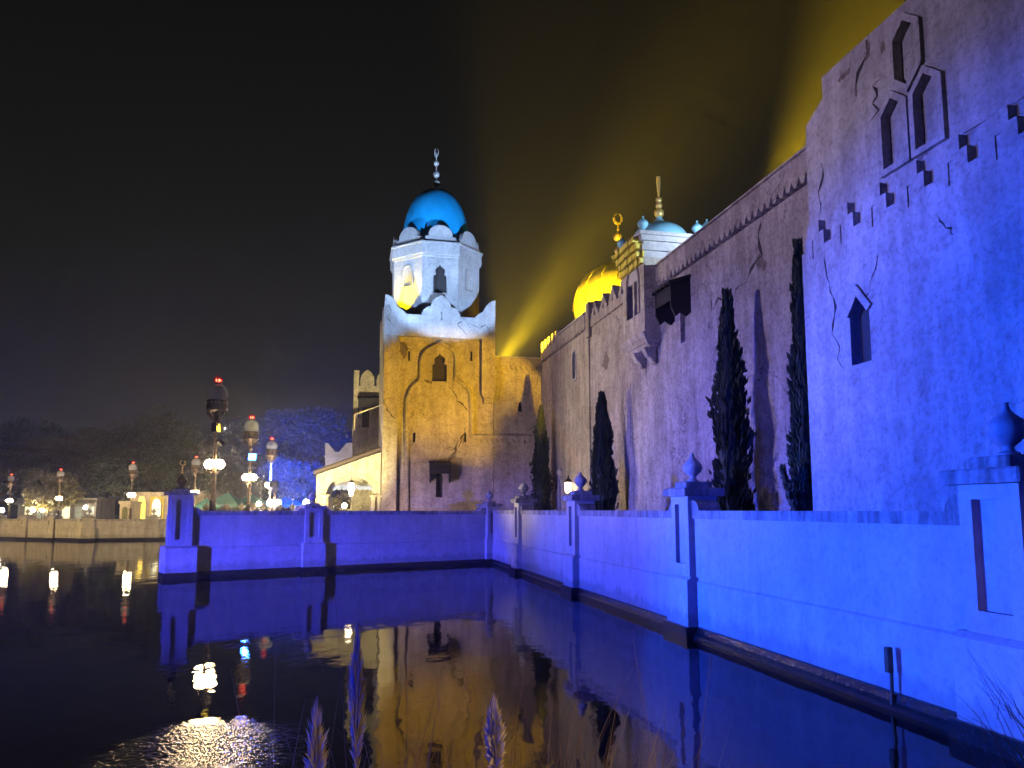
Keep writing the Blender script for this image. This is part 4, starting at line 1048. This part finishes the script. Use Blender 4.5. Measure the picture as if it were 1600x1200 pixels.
TREES = [  # px, distance, top py, radius, material, label
    (30, 96, 652, 6.5, 'leaf_dark', 'tall dark tree whose crown fills the left edge'),
    (-20, 84, 702, 4.0, 'leaf_olive', 'olive tree cut off by the left edge of the picture'),
    (105, 92, 672, 5.5, 'leaf_olive', 'wide olive tree behind the lamp post second from the left'),
    (75, 80, 735, 2.6, 'leaf_yellow', 'small yellow-green tree lit by the lamps on the left shore'),
    (165, 100, 668, 6.0, 'leaf_olive', 'broad olive crown left of the highest tree across the lake'),
    (236, 96, 640, 6.4, 'leaf_dark', 'highest dark tree of the far bank, above the kiosk roof'),
    (205, 86, 700, 4.2, 'leaf_dark', 'lower dark tree behind the far lamp post by the kiosk'),
    (300, 98, 668, 5.5, 'leaf_dark', 'dark tree above the dim lamp post'),
    (365, 100, 655, 5.8, 'leaf_grey', 'grey-green tree behind the nearest two lamp posts'),
    (425, 96, 640, 5.6, 'leaf_grey', 'tall grey-green tree behind the second lamp post'),
    (480, 92, 630, 5.2, 'leaf_grey', 'feathery tree lit blue left of the portico'),
    (530, 98, 655, 5.0, 'leaf_dark', 'blue-lit tree between the portico and slim turret'),
    (455, 78, 715, 3.2, 'leaf_grey', 'low bushy tree in the blue floodlight glow'),
    (585, 100, 668, 5.0, 'leaf_dark', 'dark tree behind the slim turret, mostly hidden'),
]
for (px, Y, top, r, mat, lab) in TREES:
    p = at(px, 797, Y); zt2 = at(px, top, Y).z
    tree((p.x, p.y, TZ), zt2-TZ, r, mat, lab)
# hedges beyond the portico arch
for (px, Y, w_, h_, lab) in ((545, 60, 1.6, 2.6, 'round clipped bush seen through the portico arch'), (577, 46.5, .7, 3.6, 'narrow dark shrub behind the right side of the portico arch')):
    p = at(px, 797, Y); t = thing('bush', (p.x, p.y, TZ), 0, lab, 'bush')
    bm_ = MB(); leaf_quads(bm_, (0,0,h_*.5), w_, 900, .13, 1, h_*.5/w_); raw(bm_, 'foliage', 'leaf_olive' if px == 545 else 'cypress_leaf', t)
    tm = MB().tube([(0,0,-.05),(0,0,h_*.5)], [.08,.03], 6); raw(tm, 'stem', 'bark', t)

# ------------------------------------------------------------------ cypresses against the long wall
def cypress(px, top, wpx, a, label, side=None):
    u, _ = PR(px, 790, a); _, zt3 = PR(px, top, a)
    p = AU(a, u, TZ); h = zt3-TZ
    Y = p.y; R0 = wpx*Y/1200/2
    t = thing('cypress_tree', p, TH, label, 'tree', 'cypresses along the castle wall')
    cm = MB()
    ph = [rnd.uniform(0,6.28) for _ in range(4)]
    def rr(f, q):
        base = min(1, (1-f)*1.9)**.8*(.72+.28*min(1, f*5))
        return R0*base*(1+.16*math.sin(5*f*h/1.5+ph[0]+q)+.12*math.sin(11*f+ph[1]+2*q))
    n = int(3400*max(1, h/6))
    for i in range(n):
        f = rnd.random()**1.15; q = rnd.uniform(0,6.283); r = rr(f, q)*(math.sqrt(rnd.uniform(.35,1.1)) if rnd.random() < .93 else rnd.uniform(1.,1.4))
        c = Vector((r*math.cos(q), r*math.sin(q), f*h))
        d = Vector((math.cos(q)*.35+rnd.uniform(-.2,.2), math.sin(q)*.35+rnd.uniform(-.2,.2), 1)).normalized()
        L_ = rnd.uniform(.10,.26); s_ = d.cross(Vector((math.cos(q+1.57), math.sin(q+1.57), rnd.uniform(-.4,.4)))).normalized()*L_*.22
        cm.add([c, c+d*L_*.45+s_, c+d*L_, c+d*L_*.45-s_], [(0,1,2,3)])
        s2 = d.cross(s_).normalized()*L_*.22
        cm.add([c, c+d*L_*.45+s2, c+d*L_, c+d*L_*.45-s2], [(0,1,2,3)])
    core = []
    for k in range(15):
        f = k/14*.97; core.append((max(.01, rr(f, 1.)*.72), f*h))
    cm.lathe(core, 10)
    for (f0, f1, out, dirx) in (side or []):
        b0 = Vector((0,0,f0*h)); b1 = Vector((dirx[0]*out, dirx[1]*out, f1*h))
        for i in range(420):
            s_ = rnd.random()**.8; c = b0.lerp(b1, s_)+Vector((rnd.gauss(0,.07),rnd.gauss(0,.07),rnd.gauss(0,.08)))*(1.15-s_*.9)
            d = ((b1-b0).normalized()+Vector((rnd.uniform(-.5,.5),rnd.uniform(-.5,.5),.3+rnd.uniform(-.3,.5)))).normalized()
            L_ = rnd.uniform(.08,.2); sd = d.cross(Vector((rnd.uniform(-1,1),rnd.uniform(-1,1),rnd.uniform(-1,1)))).normalized()*L_*.22
            cm.add([c, c+d*L_*.45+sd, c+d*L_, c+d*L_*.45-sd], [(0,1,2,3)])
    raw(cm, 'crown', 'cypress_leaf', t)
    raw(MB().tube([(0,0,-.1),(0,0,h*.25)], [.09,.05], 8), 'trunk', 'bark', t)
    return t
cypress(846, 638, 26, 9.3, 'cypress in the corner below the wing wall, smallest of the four')
cypress(943, 616, 34, 9.2, 'short cypress with a side shoot left of the second pier', side=[(.45,.78,.75,(-.1,1)), (.3,.62,.6,(-.1,1))])
cypress(1146, 455, 50, 9.15, 'tall thick cypress in front of the long wall behind the nearest onion pier')
cypress(1264, 374, 34, 9.6, 'tall slim cypress beside the bastion edge with branches poking left', side=[(.02,.30,.72,(-.2,1)), (.10,.36,.5,(-.2,1)), (.03,.12,.5,(-.2,1))])

# ================================================================== FAR PROMENADE
def box_building(label, px0, px1, ptop, Y, depth=4., mat='far_plaster', name='kiosk', cat='building'):
    a = at(px0, 797, Y); b_ = at(px1, 797, Y); zt_2 = at(px0, ptop, Y).z
    t = thing(name, (a.x, a.y, TZ), 0, label, cat)
    W = b_.x-a.x; H = zt_2-TZ
    MB().box(0, W, 0, depth, -.1, H-.25).build('wall', mat, t)
    MB().box(-.1, W+.1, -.1, depth+.1, H-.248, H).build('cornice', mat, t)
    return t, W, H
t, W, H = box_building('cream kiosk with pointed lit doorway on the far shore', 205, 262, 769, 72)
n_ = max(4, int(W/.32)); teeth(t, .0, W, H-.25, -.095, -.003, 'far_plaster', n=n_, h=.14)
dxx = W*.70
MB().box(dxx-.62, dxx+.62, -.06, -.003, 0, H-.42).build('door_surround', 'gold_paint', t)
MB().prism(pointed(dxx, .0, .82, H-.62, .65), -.10, -.062).build('door', 'lit_window', t)
MB().strip(pointed(dxx, .0, .9, H-.58, .65), .07, -.13, -.061).build('door_frame', 'pale_plaster', t)
MB().box(dxx-.4, dxx+.4, -.13, -.102, (H-.62)*.55, (H-.62)*.58).build('door_rail', 'far_plaster', t)
MB().prism(pointed(W*.28, .1, .72, H-.5, .55), -.05, -.003).build('lit_niche', 'yellow_lit', t)
t, W, H = box_building('cream stall with orange sign seen right of the end pier', 268, 318, 771, 74)
for k in range(9): MB().box(k*W/9+.02, k*W/9+W/18+.02, .0, .3, H+.002, H+.22).build('merlon', 'far_plaster', t)
MB().box(.2, W*.55, -.08, -.003, H*.45, H*.72).build('sign', 'sign_board', t)
MB().box(.25, W*.55, -.06, -.003, .1, H*.38).build('window', 'lit_window', t)
t, W, H = box_building('long low pale building behind the left lamp posts', 28, 150, 778, 84, mat='far_plaster', name='low_building')
for k in range(6):
    MB().box(.8+k*W/6.3, .8+k*W/6.3+.8, -.05, -.003, .3, H*.62).build('window', 'lit_window' if k in (0, 3) else 'window_glass', t)
MB().prism_x([(-.8,H*.7),(-.8,H*.75),(0,H*.95),(0,H*.9)], 0, W).build('awning', 'far_plaster', t)
t, W, H = box_building('small cream booth left of the kiosk', 187, 204, 783, 70, 2.)
MB().prism(pointed(W*.5, .0, .5, H*.75, .65), -.04, -.003).build('window', 'leaf_dark', t)
t, W, H = box_building('crenellated yellow-lit wall behind the tents', 318, 360, 776, 84, 1.)
for k in range(8): MB().box(k*W/8+.02, k*W/8+W/15, .0, .3, H+.002, H+.3).build('merlon', 'far_plaster', t)
for i, (px, Y, ap, ev, hw_, lab) in enumerate(((355, 72, 769, 788, 24, 'green tent with the sharpest peak behind the nearest lamp post'), (392, 74, 772, 789, 30, 'green tent behind the second lamp post'), (322, 70, 778, 791, 17, 'low green tent left of the nearest lamp post'), (445, 76, 775, 789, 24, 'green tent right of the third lamp post'))):
    p = at(px, 797, Y); za = at(px, ap, Y).z-TZ; ze = at(px, ev, Y).z-TZ; hw = hw_*Y/1200
    t = thing('market_tent', (p.x, p.y, TZ), rad(15*i), lab, 'tent', 'green tents on the promenade')
    MB().add([(-hw,-hw,ze),(hw,-hw,ze),(hw,hw,ze),(-hw,hw,ze),(0,0,za),(-hw,-hw,ze-.22),(hw,-hw,ze-.22),(hw,hw,ze-.22),(-hw,hw,ze-.22)],
             [(0,1,4),(1,2,4),(2,3,4),(3,0,4),(0,5,6,1),(1,6,7,2),(2,7,8,3),(3,8,5,0)]).build('canopy', 'tent_cloth', t)
    for sx_ in (-1,1):
        for sy_ in (-1,1): MB().tube([(sx_*hw*.95,sy_*hw*.95,0),(sx_*hw*.95,sy_*hw*.95,ze-.02)], .035, 6).build('pole', 'iron', t)
    MB().sphere((0,0,za+.05), .07, 8, 6).build('knob', 'gold', t)
# row of small onion-topped promenade bollard walls
for i, px in enumerate((322, 354, 377, 396, 411, 437, 457)):
    Y = 50+.6*i
    p = at(px, 797, Y); zt4 = at(px, 785, Y).z-TZ
    t = thing('stone_post', (p.x, p.y, TZ), rad(20), ['first', 'second', 'third', 'fourth', 'fifth', 'sixth', 'seventh'][i]+' onion-topped pale stone post behind the crossing lake wall, counted from the left', 'post', 'onion posts along the promenade')
    MB().bbox(-.32,.32,-.32,.32,0,zt4-.75).build('shaft', 'far_plaster', t)
    MB().bbox(-.45,.45,-.45,.45,zt4-.748,zt4-.62).build('cap', 'far_plaster', t)
    onion(t, 0, 0, zt4-.62, 1.1, 'far_plaster', 'onion')
# small lanterns dotted over the far promenade
for i, (px, py, Y, lab) in enumerate(((52, 797, 78, 'low white lamp by the pale building, left one'), (66, 797, 79, 'low white lamp by the pale building, right one'), (133, 793, 80, 'bright white lamp above the far wall corner'), (404, 787, 60, 'small white lamp between the second and third lamp posts'), (478, 785, 46, 'white globe lamp beside the middle onion pier'), (538, 790, 56, 'left globe lamp seen through the portico arch'), (562, 790, 56, 'right globe lamp seen through the portico arch'), (3, 797, 72, 'white globe lamp low at the left edge'), (420, 761, 90, 'tiny white lamp in front of the trees'))):
    p = at(px, 797, Y); z = at(px, py, Y).z-TZ
    t = thing('globe_lamp', (p.x, p.y, TZ), 0, lab, 'lamp')
    MB().lathe([(.1,0),(.1,.1),(.04,.16),(.035,z-.16)], 8).build('pole', 'iron', t)
    MB().sphere((0,0,z), .17, 10, 7).build('globe', 'lamp_globe_white', t, smooth=True)

# ================================================================== GAUGE POST in the water
u_, _ = PR(1392, 1095, 6.50); p = AU(6.50, u_, 0); zt5 = PR(1392, 1012, 6.50)[1]
t = thing('mooring_post', (p.x, p.y, -.4), RZR, 'thin rusty metal post standing in the water by the right wall', 'post')
MB().tube([(0,0,0),(.01,.02,zt5+.1)], .022, 8).build('rod', 'bronze', t)
MB().box(-.035,.035,-.035,.035,zt5+.1,zt5+.4).build('head', 'bronze', t)

# ================================================================== FOREGROUND GRASSES
def plume(px, ptop, Y, length, wd, label):
    p = at(px, 797, Y); zt6 = at(px, ptop, Y).z
    zg = .7
    t = thing('pampas_plume', (p.x+.05, p.y, zg), 0, label, 'pampas grass', 'pampas plumes on the near bank')
    h = zt6-zg
    top = Vector((-.05,0,h)); base = Vector((-.04,0,h-length))
    MB().tube([(0,0,-.05),(.0,0,(h-length)*.5),base,base.lerp(top,.8)], [.006,.005,.004,.002], 5).build('stem', 'reed', t)
    m_ = MB()
    for i in range(1300):
        s_ = rnd.random(); c = base.lerp(top, s_*.96)
        wv = wd*math.sin(math.pi*min(1, .12+s_*.88))**.7
        q = rnd.uniform(0,6.283); o = Vector((math.cos(q), math.sin(q), 0))
        e = c+o*wv*rnd.uniform(.2,1)**1.3+Vector((0,0,rnd.uniform(.04,.13)*length/.35))
        mid = c.lerp(e,.5)+Vector((0,0,.015)); sd = o.cross(Vector((0,0,1)))*.0009
        m_.add([c-sd, c+sd, mid+sd*1.6, e, mid-sd*1.6], [(0,1,2,3,4)])
    raw(m_, 'plume_head', 'plume', t)
    return t
plume(503, 1133, 3.3, .40, .060, 'pale pampas plume at the bottom, leftmost of the three')
plume(562, 1020, 3.0, .46, .042, 'tall slender blue-lit pampas plume, middle one')
plume(772, 1112, 3.1, .28, .05, 'small brown pampas plume right of the tower reflection')
rm = MB()
def blade(m_, b0, tip, sag, wd):
    b0 = Vector(b0); tip = Vector(tip); n = 7; vs = []
    side = (tip-b0).cross(Vector((0,1,0))).normalized()
    for k in range(n):
        s_ = k/(n-1); c = b0.lerp(tip, s_)+Vector((0,0,sag*math.sin(math.pi*s_)))
        ww = wd*(1-s_*.85)
        vs += [c-side*ww, c+side*ww]
    m_.add(vs, [(2*k,2*k+1,2*k+3,2*k+2) for k in range(n-1)])
for i in range(760):
    px = rnd.gauss(790, 130) if i < 620 else rnd.uniform(380, 1080)
    Y = rnd.uniform(2.6, 4.2)
    b0 = at(px, 797, Y); b0.z = .65
    hgt = abs(rnd.gauss(.42, .22))+.1
    tip = b0+Vector((rnd.gauss(.08,.22), rnd.gauss(0,.12), hgt))
    blade(rm, b0, tip, rnd.uniform(.0,.08), rnd.uniform(.0012,.0036))
for (px, py, bx, Y) in ((525,945,575,3.0),(705,1000,590,3.1),(635,1015,645,3.0),(830,985,760,3.2),(690,1060,640,3.1),(985,1100,880,3.3)):
    b0 = at(bx, 797, Y); b0.z = .65; blade(rm, b0, at(px, py, Y), .06, .003)
raw(rm, 'reed_blades', 'reed', None); tag(bpy.data.objects['reed_blades'], 'thin dark grass blades along the bottom edge', 'grass', kind='stuff')
rt = MB()
for i in range(16):
    b0 = at(rnd.uniform(1545,1640), 797, 6.6); b0.z = .25
    tip = b0+Vector((rnd.uniform(-.75,-.05), rnd.uniform(-.3,.3), rnd.uniform(.5,1.15))); blade(rt, b0, tip, rnd.uniform(-.02,.1), .004)
    blade(rt, b0.lerp(tip,.5), b0.lerp(tip,.5)+Vector((rnd.uniform(-.35,.1),0,rnd.uniform(.2,.5))), .03, .003)
raw(rt, 'bare_twigs', 'bark', None); tag(bpy.data.objects['bare_twigs'], 'bare dark twigs in front of the nearest pier base', 'twigs', kind='stuff')
sb = MB()
for i in range(9):
    q = i/8
    sb.add([], [])
mv = []; 
for i in range(10):
    x = 3.9+i*.4
    mv += [(x, 6.9-.25*math.sin(i), -.2), (x, 6.2, .28+.05*math.sin(i*2.)), (x, 4.5, .5), (x, 1.5, .75)]
mf = [(i*4+k, i*4+4+k, i*4+5+k, i*4+1+k) for i in range(9) for k in range(3)]
tag(MB().add(mv, mf).build('bank_corner', 'soil'), 'dark soil bank at the foot of the nearest pier', 'bank', kind='structure')

# ================================================================== HAZE
hz_ = MB().box(-190, 150, -30, 200, -1.6, 24.5).build('haze', 'haze_air'); hz_['kind'] = 'stuff'; hz_['label'] = 'thin night haze over the lake and castle'
